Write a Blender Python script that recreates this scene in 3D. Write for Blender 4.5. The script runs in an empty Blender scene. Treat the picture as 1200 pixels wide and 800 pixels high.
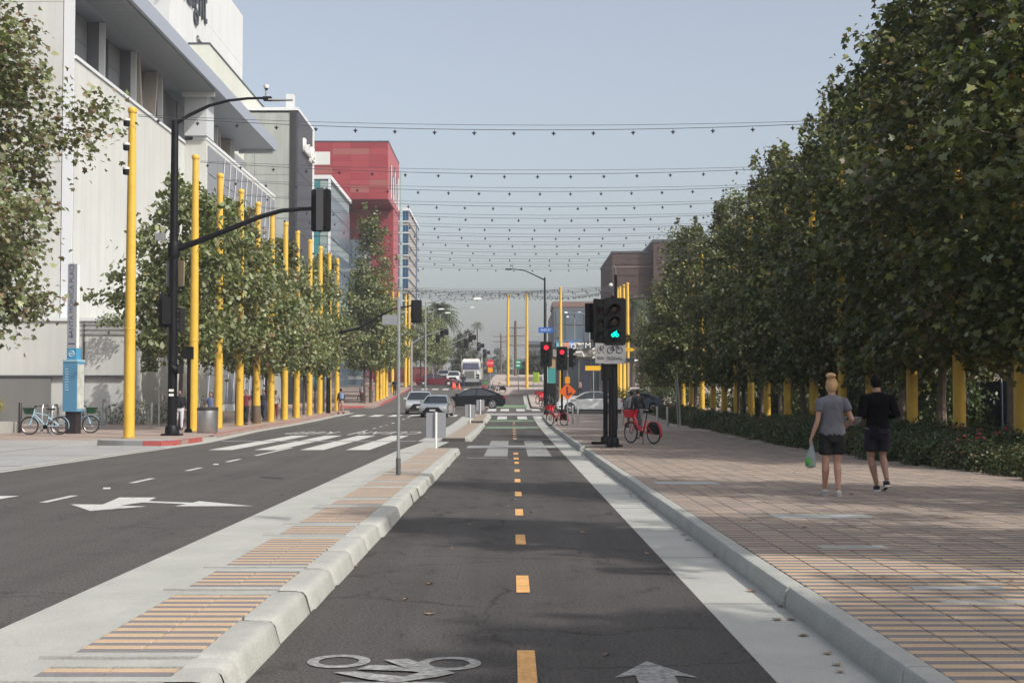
import bpy, bmesh, math, random
import numpy as np
from mathutils import Vector, Matrix, noise
SC = bpy.context.scene
COL = SC.collection
R = math.radians
PI = math.pi
# ------------------------------------------------------------------ camera
F = 1667.0                       # focal length in pixels of a 1200 px wide picture
PITCH = math.atan(67.5 / F)
cam_d = bpy.data.cameras.new("camera")
cam_d.sensor_width = 36.0
cam_d.lens = F / 1200 * 36
cam_d.clip_start = 0.1
cam_d.clip_end = 4000
cam = bpy.data.objects.new("camera", cam_d)
COL.objects.link(cam)
cam.location = (0, 0, 1.5)
cam.rotation_euler = (R(90) + PITCH, 0, 0)
SC.camera = cam
# ------------------------------------------------------------------ world and sun
SUN_EL = R(43)
SH = Vector((-0.79, 0.61, 0)).normalized()          # the way shadows fall
W = bpy.data.worlds.new("World"); SC.world = W; W.use_nodes = True
nt = W.node_tree
bg = nt.nodes["Background"]
sky = nt.nodes.new("ShaderNodeTexSky"); sky.sky_type = 'NISHITA'; sky.sun_disc = False
sky.sun_elevation = SUN_EL
sky.sun_rotation = math.atan2(-SH.x, -SH.y)
sky.air_density = 1.0; sky.dust_density = 4.0; sky.ozone_density = 1.0; sky.altitude = 0
hs = nt.nodes.new('ShaderNodeHueSaturation'); hs.inputs['Saturation'].default_value = .58          # a milky, hazy sky
nt.links.new(sky.outputs[0], hs.inputs['Color']); nt.links.new(hs.outputs[0], bg.inputs[0]); bg.inputs[1].default_value = 0.14
sun_d = bpy.data.lights.new("sun", 'SUN'); sun_d.energy = 2.85; sun_d.angle = R(0.6); sun_d.color = (1, .955, .88)
sun = bpy.data.objects.new("sun", sun_d); COL.objects.link(sun)
sun.rotation_euler = Vector((SH.x * math.cos(SUN_EL), SH.y * math.cos(SUN_EL), -math.sin(SUN_EL))).to_track_quat('-Z', 'Y').to_euler()
sun.location = (30, -30, 60)
SC.view_settings.view_transform = 'Standard'
SC.view_settings.look = 'None'
SC.view_settings.gamma = 1
SC.view_settings.exposure = 0.38
SC.render.engine = 'CYCLES'
SC.cycles.max_bounces = 6
SC.cycles.volume_bounces = 0
SC.cycles.transparent_max_bounces = 12
# ------------------------------------------------------------------ terrain profile and pixel helpers
GP = [(-400, 0), (45, 0), (62, .02), (78, .08), (88, .2), (98, .35), (112, .52), (129, .75), (145, 1.35), (160, 2.15), (172, 2.65),
      (183, 3.2), (220, 4.7), (260, 5.8), (300, 6.5), (340, 6.9), (3000, 6.9)]
GX = np.array([p[0] for p in GP], float); GZ = np.array([p[1] for p in GP], float)
def g(y): return float(np.interp(y, GX, GZ))
def ray(px, py):
    v = 400 - py; c, s = math.cos(PITCH), math.sin(PITCH)
    return Vector(((px - 600), F * c - v * s, F * s + v * c))
def pt(px, py, Y):
    d = ray(px, py); t = Y / d.y
    return Vector((d.x * t, Y, 1.5 + d.z * t))
def zat(py, Y): return pt(600, py, Y).z
def xat(px, Y): return pt(px, 467, Y).x
# ------------------------------------------------------------------ materials
def rgb(r, gg, b):
    f = lambda c: ((c / 255 + .055) / 1.055) ** 2.4 if c > 10 else c / 255 / 12.92
    return (f(r), f(gg), f(b), 1)
MATS = {}
def mat(name, col, rough=.6, metal=0, spec=.5, emit=None, es=1, var=0, vscale=3, grain=0, gscale=200, bump=0, bscale=60,
        streak=0, tracks=0, attr=None, trans=0, crack=0, alpha=1, coat=0):
    """a procedural surface: col is linear; var = broad mottling, grain = fine speckle, streak = vertical weathering"""
    if name in MATS: return MATS[name]
    m = bpy.data.materials.new(name); m.use_nodes = True; MATS[name] = m
    n = m.node_tree.nodes; l = m.node_tree.links
    p = n["Principled BSDF"]
    p.inputs["Base Color"].default_value = (*col[:3], 1)
    p.inputs["Roughness"].default_value = rough; p.inputs["Metallic"].default_value = metal
    p.inputs["Specular IOR Level"].default_value = spec
    if coat: p.inputs["Coat Weight"].default_value = coat; p.inputs["Coat Roughness"].default_value = .05
    if emit: p.inputs["Emission Color"].default_value = (*emit[:3], 1); p.inputs["Emission Strength"].default_value = es
    if alpha < 1: p.inputs["Alpha"].default_value = alpha
    tc = n.new("ShaderNodeTexCoord"); cur = None
    def noise_(scale, detail=4, rough_=.6, vec=None):
        t = n.new("ShaderNodeTexNoise"); t.inputs["Scale"].default_value = scale; t.inputs["Detail"].default_value = detail
        t.inputs["Roughness"].default_value = rough_
        l.new(vec or tc.outputs["Object"], t.inputs["Vector"]); return t.outputs["Fac"]
    fac = None
    def mul(a, lo, hi, fl=.25, fh=.75):
        nonlocal fac
        r = n.new("ShaderNodeMapRange"); r.inputs[1].default_value = fl; r.inputs[2].default_value = fh
        r.inputs[3].default_value = lo; r.inputs[4].default_value = hi; l.new(a, r.inputs[0])
        if fac is None: fac = r.outputs[0]
        else:
            k = n.new("ShaderNodeMath"); k.operation = 'MULTIPLY'; l.new(fac, k.inputs[0]); l.new(r.outputs[0], k.inputs[1]); fac = k.outputs[0]
    if var: mul(noise_(vscale), 1 - var, 1 + var)
    if grain: mul(noise_(gscale, 2), 1 - grain, 1 + grain, .3, .7)
    if streak:
        mp = n.new("ShaderNodeMapping"); mp.inputs["Scale"].default_value = (1.6, 1.6, .08); l.new(tc.outputs["Object"], mp.inputs[0])
        mul(noise_(1.0, 5, .65, mp.outputs[0]), 1 - streak, 1 + streak * .4)
    if tracks:      # wear and rolled-in dirt drawn out along the lane, with darker spills
        mp = n.new("ShaderNodeMapping"); mp.inputs["Scale"].default_value = (1.7, .05, 1); l.new(tc.outputs["Object"], mp.inputs[0])
        mul(noise_(1.0, 4, .6, mp.outputs[0]), 1 - tracks, 1 + tracks, .3, .7)
        mp = n.new("ShaderNodeMapping"); mp.inputs["Scale"].default_value = (1, .45, 1); l.new(tc.outputs["Object"], mp.inputs[0])
        mul(noise_(2.6, 6, .72, mp.outputs[0]), 1 - tracks * 2.4, 1.03, .30, .44)
    if crack:
        nz = n.new("ShaderNodeTexNoise"); nz.inputs["Scale"].default_value = 1.3; nz.inputs["Detail"].default_value = 5; l.new(tc.outputs["Object"], nz.inputs["Vector"])
        mx = n.new("ShaderNodeMix"); mx.data_type = 'VECTOR'; mx.inputs[0].default_value = .45
        l.new(tc.outputs["Object"], mx.inputs[4]); l.new(nz.outputs["Color"], mx.inputs[5])
        vo = n.new("ShaderNodeTexVoronoi"); vo.feature = 'DISTANCE_TO_EDGE'; vo.inputs["Scale"].default_value = 1.15; l.new(mx.outputs[1], vo.inputs["Vector"])
        r = n.new("ShaderNodeMapRange"); r.inputs[1].default_value = 0; r.inputs[2].default_value = .016; r.inputs[3].default_value = 1; r.inputs[4].default_value = 0
        l.new(vo.outputs["Distance"], r.inputs[0])
        msk = n.new("ShaderNodeMapRange"); msk.inputs[1].default_value = .44; msk.inputs[2].default_value = .56; l.new(noise_(.35, 2), msk.inputs[0])
        k = n.new("ShaderNodeMath"); k.operation = 'MULTIPLY'; l.new(r.outputs[0], k.inputs[0]); l.new(msk.outputs[0], k.inputs[1])
        q = n.new("ShaderNodeMapRange"); q.inputs[3].default_value = 1; q.inputs[4].default_value = 1 - crack; l.new(k.outputs[0], q.inputs[0])
        if fac is None: fac = q.outputs[0]
        else:
            k2 = n.new("ShaderNodeMath"); k2.operation = 'MULTIPLY'; l.new(fac, k2.inputs[0]); l.new(q.outputs[0], k2.inputs[1]); fac = k2.outputs[0]
    colout = None
    if attr:
        a = n.new("ShaderNodeAttribute"); a.attribute_name = attr; colout = a.outputs["Color"]
    if fac is not None or colout is not None:
        v = n.new("ShaderNodeVectorMath"); v.operation = 'MULTIPLY'
        if colout is not None: l.new(colout, v.inputs[0])
        else: v.inputs[0].default_value = col[:3]
        if fac is not None: l.new(fac, v.inputs[1])
        else: v.inputs[1].default_value = (1, 1, 1)
        l.new(v.outputs[0], p.inputs["Base Color"])
        colout = v.outputs[0]
    if bump:
        b = n.new("ShaderNodeBump"); b.inputs["Strength"].default_value = bump; b.inputs["Distance"].default_value = .02
        l.new(noise_(bscale, 3), b.inputs["Height"]); l.new(b.outputs[0], p.inputs["Normal"])
    if trans:
        td = n.new("ShaderNodeBsdfTranslucent"); ms = n.new("ShaderNodeMixShader"); ms.inputs[0].default_value = trans
        if colout is not None:
            tv = n.new("ShaderNodeVectorMath"); tv.operation = 'MULTIPLY'; l.new(colout, tv.inputs[0]); tv.inputs[1].default_value = (1.5, 1.7, .7)
            l.new(tv.outputs[0], td.inputs[0])
        else: td.inputs[0].default_value = (*col[:3], 1)
        l.new(p.outputs[0], ms.inputs[1]); l.new(td.outputs[0], ms.inputs[2]); l.new(ms.outputs[0], n["Material Output"].inputs[0])
    return m
asphalt = mat('asphalt', (.078, .072, .068), .9, spec=.25, var=.14, vscale=.5, grain=.45, gscale=45, bump=.7, bscale=100, crack=.6, tracks=.19)
asphalt_road = mat('road_asphalt', (.092, .086, .081), .9, spec=.25, var=.10, vscale=.25, grain=.45, gscale=40, bump=.7, bscale=100, crack=.4, tracks=.12)
concrete = mat('pale_concrete', (.385, .385, .355), .85, spec=.3, var=.12, vscale=1.3, grain=.10, gscale=60, bump=.3, bscale=60, crack=.12)
concrete_kerb = mat('kerb_concrete', (.37, .37, .34), .85, spec=.3, var=.12, vscale=3, grain=.1, gscale=60, bump=.35, bscale=40)
concrete_grey = mat('grey_concrete', (.30, .30, .295), .88, spec=.3, var=.10, vscale=.7, grain=.1, gscale=50, bump=.3, bscale=50, crack=.3)
joint_dark = mat('joint_dirt', (.08, .065, .058), .95, var=.2, vscale=4)
paver_orange = mat('buff_paver', (.50, .36, .235), .85, spec=.3, var=.13, vscale=2.3, grain=.12, gscale=70)
paver_grey = mat('grey_paver', (.20, .188, .19), .85, spec=.3, var=.13, vscale=2.1, grain=.12, gscale=70)
paint_white = mat('white_road_paint', (.49, .49, .46), .8, var=.14, vscale=3, grain=.25, gscale=25, crack=.3)
paint_worn = mat('worn_white_paint', (.24, .24, .23), .85, var=.35, vscale=6, grain=.4, gscale=25, crack=.6)
paint_orange = mat('orange_road_paint', (.62, .34, .12), .8, var=.2, vscale=7, grain=.2, gscale=40)
paint_green = mat('green_road_paint', (.13, .21, .115), .85, var=.4, vscale=1.5, grain=.4, gscale=12)
kerb_red = mat('red_kerb_paint', (.34, .075, .07), .8, var=.35, vscale=2, grain=.2, gscale=30)
yellow = mat('yellow_steel', (.68, .42, .05), .5, var=.10, vscale=2, streak=.2, grain=.06, gscale=25)
black_metal = mat('black_steel', (.005, .005, .007), .5, spec=.25, var=.1)
dark_plastic = mat('dark_plastic', (.006, .006, .007), .6, spec=.25)
steel = mat('brushed_steel', (.42, .42, .42), .35, metal=.85, var=.06, vscale=4)
galv = mat('galvanised_steel', (.30, .31, .32), .5, metal=.4, var=.1, vscale=5)
white_paint = mat('white_enamel', (.75, .75, .73), .4)
sign_grey = mat('sign_back_grey', (.27, .28, .30), .5, metal=.2, var=.06, vscale=3)
glass_dark = mat('dark_glass', (.02, .028, .034), .08, spec=.8, var=.2, vscale=.6)
rubber = mat('tyre_rubber', (.02, .02, .02), .85)
chrome = mat('chrome', (.6, .6, .6), .15, metal=1)
wood_dark = mat('weathered_wood', (.13, .09, .06), .85, streak=.3)
# ------------------------------------------------------------------ mesh builder
class MB:
    def __init__(s): s.v = []; s.f = []; s.m = []; s.mats = []; s.cur = 0
    def use(s, m):
        if m not in s.mats: s.mats.append(m)
        s.cur = s.mats.index(m); return s
    def add(s, vs, fs):
        o = len(s.v); s.v.extend([tuple(v) for v in vs]); s.f.extend([tuple(i + o for i in f) for f in fs]); s.m.extend([s.cur] * len(fs)); return s
    def box(s, x0, x1, y0, y1, z0, z1):
        return s.add([(x0, y0, z0), (x1, y0, z0), (x1, y1, z0), (x0, y1, z0), (x0, y0, z1), (x1, y0, z1), (x1, y1, z1), (x0, y1, z1)],
                     [(0, 3, 2, 1), (4, 5, 6, 7), (0, 1, 5, 4), (1, 2, 6, 5), (2, 3, 7, 6), (3, 0, 4, 7)])
    def hexa(s, b, t):      # two quads of four points each, both counter-clockwise seen from above
        return s.add(list(b) + list(t), [(0, 3, 2, 1), (4, 5, 6, 7), (0, 1, 5, 4), (1, 2, 6, 5), (2, 3, 7, 6), (3, 0, 4, 7)])
    def cbox(s, c, size, rz=0):
        c = Vector(c); hx, hy, hz = [k / 2 for k in size]; M = Matrix.Rotation(rz, 3, 'Z')
        q = [c + M @ Vector(p) for p in [(-hx, -hy, -hz), (hx, -hy, -hz), (hx, hy, -hz), (-hx, hy, -hz), (-hx, -hy, hz), (hx, -hy, hz), (hx, hy, hz), (-hx, hy, hz)]]
        return s.hexa(q[:4], q[4:])
    def tube(s, pts, rad, n=10, cap=True, flat=None):
        pts = [Vector(p) for p in pts]
        if not hasattr(rad, '__len__'): rad = [rad] * len(pts)
        vs = []; up = None
        for i, p in enumerate(pts):
            d = (pts[min(i + 1, len(pts) - 1)] - pts[max(i - 1, 0)]).normalized()
            if up is None:
                up = Vector((0, 1, 0)) if abs(d.y) < .9 else Vector((1, 0, 0))
            a = d.cross(up).normalized(); b = a.cross(d).normalized(); up = b
            r = rad[i]; ra, rb = (r if hasattr(r, '__len__') else (r, r))
            for k in range(n):
                t = 2 * PI * k / n; vs.append(p + a * (math.cos(t) * ra) + b * (math.sin(t) * rb))
        fs = []
        for i in range(len(pts) - 1):
            for k in range(n):
                k2 = (k + 1) % n; fs.append((i * n + k, i * n + k2, (i + 1) * n + k2, (i + 1) * n + k))
        if cap:
            fs.append(tuple(range(n - 1, -1, -1))); fs.append(tuple((len(pts) - 1) * n + k for k in range(n)))
        return s.add(vs, fs)
    def lathe(s, prof, c=(0, 0, 0), n=16, axis='Z'):
        vs = []; c = Vector(c)
        for r, z in prof:
            for k in range(n):
                t = 2 * PI * k / n; x, y = math.cos(t) * r, math.sin(t) * r
                vs.append(c + (Vector((x, y, z)) if axis == 'Z' else Vector((x, z, y)) if axis == 'Y' else Vector((z, x, y))))
        fs = []
        for i in range(len(prof) - 1):
            for k in range(n):
                k2 = (k + 1) % n
                q = (i * n + k, i * n + k2, (i + 1) * n + k2, (i + 1) * n + k)
                fs.append(q if axis != 'Y' else q[::-1])
        e1 = tuple(range(n - 1, -1, -1)); e2 = tuple((len(prof) - 1) * n + k for k in range(n))
        fs.append(e1 if axis != 'Y' else e1[::-1]); fs.append(e2 if axis != 'Y' else e2[::-1])
        return s.add(vs, fs)
    def prism(s, poly, h0, h1, plane='XY', M=None):     # polygon (counter-clockwise) swept between two levels of the third axis
        n = len(poly)
        def P(a, b, c):
            v = Vector((a, b, c)) if plane == 'XY' else Vector((a, c, b)) if plane == 'XZ' else Vector((c, a, b))
            return M @ v if M else v
        vs = [P(a, b, h0) for a, b in poly] + [P(a, b, h1) for a, b in poly]
        fs = [tuple(range(n - 1, -1, -1)), tuple(range(n, 2 * n))] + [(i, (i + 1) % n, n + (i + 1) % n, n + i) for i in range(n)]
        if plane == 'XZ': fs = [f[::-1] for f in fs]
        return s.add(vs, fs)
    def torus(s, c, r, rt, ax='Y', n=24, m=6):
        vs = []; c = Vector(c)
        for i in range(n):
            t = 2 * PI * i / n
            for j in range(m):
                u = 2 * PI * j / m; q = r + rt * math.cos(u); a, b, w = q * math.cos(t), q * math.sin(t), rt * math.sin(u)
                vs.append(c + (Vector((a, w, b)) if ax == 'Y' else Vector((a, b, w)) if ax == 'Z' else Vector((w, a, b))))
        fs = [(i * m + j, i * m + (j + 1) % m, ((i + 1) % n) * m + (j + 1) % m, ((i + 1) % n) * m + j) for i in range(n) for j in range(m)]
        return s.add(vs, fs)
    def ball(s, c, r, n=12, m=8, sq=(1, 1, 1)):
        c = Vector(c); vs = [c + Vector((0, 0, -r * sq[2]))]
        for i in range(1, m):
            a = -PI / 2 + PI * i / m
            for k in range(n):
                t = 2 * PI * k / n; vs.append(c + Vector((math.cos(a) * math.cos(t) * r * sq[0], math.cos(a) * math.sin(t) * r * sq[1], math.sin(a) * r * sq[2])))
        vs.append(c + Vector((0, 0, r * sq[2]))); fs = []
        for k in range(n): fs.append((0, 1 + (k + 1) % n, 1 + k)); fs.append((len(vs) - 1, 1 + (m - 2) * n + k, 1 + (m - 2) * n + (k + 1) % n))
        for i in range(m - 2):
            for k in range(n):
                a, b = 1 + i * n + k, 1 + i * n + (k + 1) % n; fs.append((a, b, b + n, a + n))
        return s.add(vs, fs)
    def mesh(s, name, m=None, smooth=True):
        me = bpy.data.meshes.new(name); me.from_pydata(s.v, [], s.f)
        if s.mats:
            for q in s.mats: me.materials.append(q)
            me.polygons.foreach_set('material_index', s.m)
        elif m: me.materials.append(m)
        if smooth:
            me.polygons.foreach_set('use_smooth', [True] * len(me.polygons)); me.set_sharp_from_angle(angle=R(38))
        me.update(); return me
    def build(s, name, m=None, parent=None, loc=None, rz=0, smooth=True):
        return link(name, s.mesh(name, m, smooth), parent, loc, rz)
def link(name, me, parent=None, loc=None, rz=0):
    o = bpy.data.objects.new(name, me); COL.objects.link(o)
    if parent: o.parent = parent
    if loc is not None: o.location = loc
    if rz: o.rotation_euler = (0, 0, rz)
    return o
def tag(o, label=None, cat=None, group=None, kind=None):
    if label: o['label'] = label
    if cat: o['category'] = cat
    if group: o['group'] = group
    if kind: o['kind'] = kind
    return o
def thing(name, label, cat, loc=(0, 0, 0), rz=0, group=None, sc=1):
    o = bpy.data.objects.new(name, None); COL.objects.link(o); o.location = loc; o.rotation_euler = (0, 0, rz); o.empty_display_size = .3
    if sc != 1: o.scale = (sc,) * 3
    return tag(o, label, cat, group)
def dup(o, parent=None):
    c = o.copy(); COL.objects.link(c); c.parent = parent
    for ch in o.children: dup(ch, c)
    return c
def place(proto, used, loc, rz, label, group=None, sc=None):
    """the prototype itself the first time, afterwards a copy of it with copies of its parts"""
    o = proto if not used.get(proto.name) else dup(proto)
    used[proto.name] = 1
    o.location = loc; o.rotation_euler = (0, 0, rz)
    if sc: o.scale = sc if hasattr(sc, '__len__') else (sc,) * 3
    o['label'] = label
    if group: o['group'] = group
    return o
USED = {}
def text_mesh(txt, size, depth, sx=1, spacing=1):
    cu = bpy.data.curves.new('lettering', 'FONT'); cu.body = txt; cu.size = size; cu.extrude = depth; cu.align_x = 'CENTER'; cu.align_y = 'CENTER'
    cu.space_character = spacing; cu.resolution_u = 3
    o = bpy.data.objects.new('lettering', cu); COL.objects.link(o)
    me = bpy.data.meshes.new_from_object(o.evaluated_get(bpy.context.evaluated_depsgraph_get()))
    bpy.data.objects.remove(o); bpy.data.curves.remove(cu)
    if sx != 1:
        for v in me.vertices: v.co.x *= sx
    return me
def text(txt, size, m, parent, M, name='lettering', depth=.01, sx=1, spacing=1):
    """lettering laid in its local XY plane and carried by matrix M"""
    me = text_mesh(txt, size, depth, sx, spacing); me.transform(M); me.materials.clear(); me.materials.append(m); me.name = name
    return link(name, me, parent)
FRONT = Matrix.Rotation(R(90), 4, 'X')                         # lettering facing -Y
ORD = ['nearest', 'second', 'third', 'fourth', 'fifth', 'sixth', 'seventh', 'eighth', 'ninth', 'tenth', 'eleventh', 'twelfth', 'thirteenth', 'fourteenth',
       'fifteenth', 'sixteenth', 'seventeenth', 'eighteenth', 'nineteenth', 'twentieth', 'twenty-first', 'twenty-second', 'twenty-third', 'twenty-fourth', 'twenty-fifth']
def nth(i): return ORD[i] if i == 0 else ORD[i] + ' nearest'

# ================================================================== the ground
rnd = random.Random(5)
def stations(y0, y1, fine=2.0):
    ys = [y0] + [float(k) for k in np.arange(math.ceil(y0 / fine) * fine, y1, fine) if k > y0 + .01] + [y1]
    return ys
def strip(mb, x0, x1, y0, y1, h, fine=4.0):
    """a sheet following the ground's profile; x0 and x1 may be functions of y"""
    fx0 = x0 if callable(x0) else (lambda y: x0); fx1 = x1 if callable(x1) else (lambda y: x1)
    ys = stations(y0, y1, fine); vs = []; fs = []
    for i, y in enumerate(ys):
        vs += [(fx0(y), y, g(y) + h), (fx1(y), y, g(y) + h)]
        if i: fs.append((2 * i - 2, 2 * i - 1, 2 * i + 1, 2 * i))
    mb.add(vs, fs); return mb
def slab(mb, x0, x1, y0, y1, h, base=-.05, fine=4.0):
    """a raised sheet with its side and end faces"""
    fx0 = x0 if callable(x0) else (lambda y: x0); fx1 = x1 if callable(x1) else (lambda y: x1)
    ys = stations(y0, y1, fine); vs = []; fs = []
    for i, y in enumerate(ys):
        a, b = fx0(y), fx1(y)
        vs += [(a, y, g(y) + base), (a, y, g(y) + h), (b, y, g(y) + h), (b, y, g(y) + base)]
        if i:
            o = 4 * i - 4
            fs += [(o, o + 1, o + 5, o + 4)[::-1], (o + 1, o + 2, o + 6, o + 5), (o + 2, o + 3, o + 7, o + 6)]
    fs.append((0, 3, 2, 1)); o = 4 * (len(ys) - 1); fs.append((o, o + 1, o + 2, o + 3))
    mb.add(vs, fs); return mb
LK = lambda y: float(np.interp(y, [44, 46, 49, 55, 65, 80, 108], [-10.95, -10.9, -10.85, -11.3, -12.0, -12.3, -12.3]))    # kerb by the mall
mb = MB()
ys = [-300, -60] + list(range(0, 340, 10)) + [340, 600, 1200, 2500]
vs = []; fs = []
for i, y in enumerate(ys):
    vs += [(-1500, y, g(y) - .06), (-40, y, g(y) - .06), (40, y, g(y) - .06), (1500, y, g(y) - .06)]
    if i:
        for k in range(3): o = 4 * i - 4 + k; fs.append((o, o + 1, o + 5, o + 4))
mb.add(vs, fs)
tag(mb.build('ground', mat('packed_earth', (.17, .135, .095), .95, var=.25, vscale=.5, grain=.2, gscale=20, bump=.5, bscale=15), smooth=False), kind='structure')
# carriageway for cars, cross street, bike lane
mb = MB()
strip(mb, -10.45, -3.34, -8, 44, 0); strip(mb, lambda y: LK(y) + .5, -3.34, 44, 107, 0)
road = tag(mb.build('road', asphalt_road), kind='structure')
mb = MB(); strip(mb, -90, -2.0, 107, 126, -.004); strip(mb, -2.0, 90, 97.5, 118, -.006); strip(mb, -12.3, -3.0, 126, 340, -.004); strip(mb, -3.4, -2.0, 97, 107, -.008); strip(mb, -2.0, 1.5, 118, 126, -.004); strip(mb, -90, -12.3, 176, 186, -.004)
strip(mb, -3.0, 60, 176, 186, -.004)
tag(mb.build('cross_street', asphalt_road), kind='structure')
mb = MB(); strip(mb, -1.42, 1.405, -8, 97.5, 0); strip(mb, -3.34, -1.42, 39.6, 50.4, -.002); strip(mb, -1.5, 1.2, 126, 156, 0)
bike_lane = tag(mb.build('bike_lane', asphalt), kind='structure')
# gutters
mb = MB(); strip(mb, 1.405, 1.97, -8, 97.5, .001); strip(mb, 1.2, 1.6, 119, 156, .001)
gut = tag(mb.build('gutter', concrete), kind='structure')
mb = MB(); strip(mb, -3.34, -2.48, -8, 41.2, .003)
# splayed paving at the crossing
mb.add([(-3.34, 41.2, .004), (-2.4, 39.6, .004), (-2.2, 50.3, .004), (-3.1, 50.3, .004)], [(0, 1, 2, 3)])
strip(mb, -3.34, -2.48, 50.4, 96, .003)
tag(mb.build('gutter', concrete), kind='structure')
mb = MB(); strip(mb, -10.95, -10.45, -8, 44, .002); strip(mb, lambda y: LK(y), lambda y: LK(y) + .5, 44, 107, .002)
tag(mb.build('gutter', concrete), kind='structure')
mb = MB(); strip(mb, -10.74, -10.67, -8, 43.9, .005); mb.build('joint', joint_dark, tag(MB().add([(-60, -8, -.004), (-10.95, -8, -.004), (-10.95, 46.3, -.004), (-60, 46.3, -.004)], [(0, 1, 2, 3)]).build('driveway', concrete_grey), kind='structure'))
drv = bpy.data.objects['driveway']
for y in (14, 20, 26, 32, 38): MB().box(-60, -10.97, y, y + .03, -.02, 0).build('joint', joint_dark, drv)
for x in (-14.5, -18.5, -22.5): MB().box(x, x + .03, -8, 46, -.02, .001).build('joint', joint_dark, drv)
# transverse joints of the gutters
for k in range(26):
    y = 4.4 + k * 3.05
    MB().box(1.41, 1.965, y, y + .014, -.01 + g(y), .0035 + g(y)).build('joint', mat('gutter_joint', (.2, .2, .18), .9), gut)
# ---------------- markings
def mark(name, m, mbq, parent=road): return mbq.build(name, m, parent)
def polymark(name, pts, m, parent=road, h=.006):
    return MB().add([(x, y, g(y) + h) for x, y in pts], [tuple(range(len(pts)))]).build(name, m, parent, smooth=False)
dash = [(7.5, 8.55)] + [(8.55 + 3.66 * k + 2.54, 8.55 + 3.66 * k + 3.6) for k in range(0, 7)]
for k, (a, b) in enumerate(dash): polymark('centre_dash', [(.03 + .004 * k, a), (.135 + .004 * k, a), (.135 + .004 * k, b), (.03 + .004 * k, b)], paint_orange, bike_lane)
for k, a in enumerate([35.4, 38.6, 53, 56.5, 60, 64, 68, 78, 82]): polymark('centre_dash', [(.04, a), (.17, a), (.17, a + 1.3), (.04, a + 1.3)], paint_orange, bike_lane)
for a, b in ((20.7, 22.2), (25.5, 27), (29.8, 31.2), (34, 35.6), (37.8, 44)): polymark('lane_line', [(-6.86, a), (-6.74, a), (-6.74, b), (-6.86, b)], paint_white)
for a in (62, ): polymark('lane_line', [(-6.86, a - 3), (-6.74, a - 3), (-6.74, a + 5), (-6.86, a + 5)], paint_white)
for a in (70, 73.5, 77, 81, 85, 89, 93): polymark('lane_line', [(-6.9, a), (-6.74, a), (-6.74, a + 1.3), (-6.9, a + 1.3)], paint_white)
for a in (23.9, 32.7): MB().box(-6.85, -6.75, a, a + .1, 0, .018).build('road_reflector', white_paint, road)
# arrows on the carriageway (for the oncoming traffic)
polymark('turn_arrow', [(-6.29, 20.35), (-5.66, 19.15), (-5.1, 19.95), (-5.52, 20.1), (-5.36, 20.72), (-4.66, 20.42), (-4.72, 19.98), (-3.62, 20.0), (-4.6, 20.98), (-4.62, 20.66), (-5.34, 20.98), (-5.42, 21.75), (-5.98, 21.75), (-5.82, 20.3)], paint_white)
polymark('straight_arrow', [(-8.7, 20.3), (-8.0, 19.3), (-7.3, 20.25), (-7.75, 20.25), (-7.62, 22.1), (-8.2, 22.1), (-8.2, 20.3)], paint_white)
# crossing by the planter
for x in (-8.95, -7.6, -6.25, -4.9):
    polymark('crosswalk_bar', [(x, 42), (x + .7, 42), (x + .7, 50.2), (x, 50.2)], paint_white); polymark('crosswalk_bar', [(x, 51), (x + .7, 51), (x + .7, 58), (x, 58)], paint_white)
polymark('crosswalk_line', [(-10.3, 50.3), (-3.4, 50.3), (-3.4, 50.9), (-10.3, 50.9)], concrete_grey, h=.008)
polymark('crosswalk_line', [(-1.4, 43.6), (1.38, 43.6), (1.38, 46.0), (-1.4, 46.0)], concrete_grey, bike_lane, h=.008)
for x in (-.74, .42):
    polymark('crosswalk_bar', [(x, 37.4), (x + .62, 37.4), (x + .62, 43.5), (x, 43.5)], paint_worn, bike_lane); polymark('crosswalk_bar', [(x, 46.1), (x + .62, 46.1), (x + .62, 51), (x, 51)], paint_worn, bike_lane)
polymark('stop_line', [(-1.15, 36.2), (-.1, 36.2), (-.1, 36.5), (-1.15, 36.5)], paint_worn, bike_lane)
for word, x in (('KEEP', -8.7), ('CLEAR', -5.35)):
    me = text_mesh(word, 1.0, .001, 1.0); me.transform(Matrix.Diagonal((.95, 6.4, 1, 1))); me.transform(Matrix.Rotation(PI, 4, 'Z')); me.transform(Matrix.Translation((x, 62.6, g(62.6) + .008)))
    me.materials.clear(); me.materials.append(paint_white); link('road_lettering', me, road)
# bicycle symbol, upside down for us, and the arrow of our side
def ringmark(cx, cy, r0, r1, sy):
    n = 28; vs = []
    for k in range(n):
        t = 2 * PI * k / n; vs += [(cx + r0 * math.cos(t), cy + sy * r0 * math.sin(t), .006), (cx + r1 * math.cos(t), cy + sy * r1 * math.sin(t), .006)]
    return MB().add(vs, [(2 * k, 2 * k + 1, (2 * k + 3) % (2 * n), (2 * k + 2) % (2 * n)) for k in range(n)]).build('bicycle_symbol_wheel', paint_worn, bike_lane)
ringmark(-.99, 8.2, .115, .18, 1.15); ringmark(-.355, 8.13, .115, .18, 1.15)
polymark('bicycle_symbol_frame', [(-.73, 8.22), (-.60, 8.25), (-.31, 7.83), (-.40, 7.72), (-.62, 7.56), (-.78, 7.66), (-.98, 7.85), (-.86, 7.88), (-.74, 7.80), (-.58, 7.73), (-.50, 7.85), (-.56, 7.88), (-.86, 7.93), (-.80, 8.06), (-.66, 8.05), (-.58, 7.95)], paint_worn, bike_lane, .010)
polymark('bicycle_symbol_frame', [(-.95, 7.5), (-.3, 7.5), (-.36, 7.6), (-.9, 7.6)], paint_worn, bike_lane)
polymark('straight_arrow', [(.66, 6.6), (.88, 6.6), (.88, 7.78), (1.0, 7.72), (.77, 8.2), (.55, 7.72), (.67, 7.78)], paint_worn, bike_lane)
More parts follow.
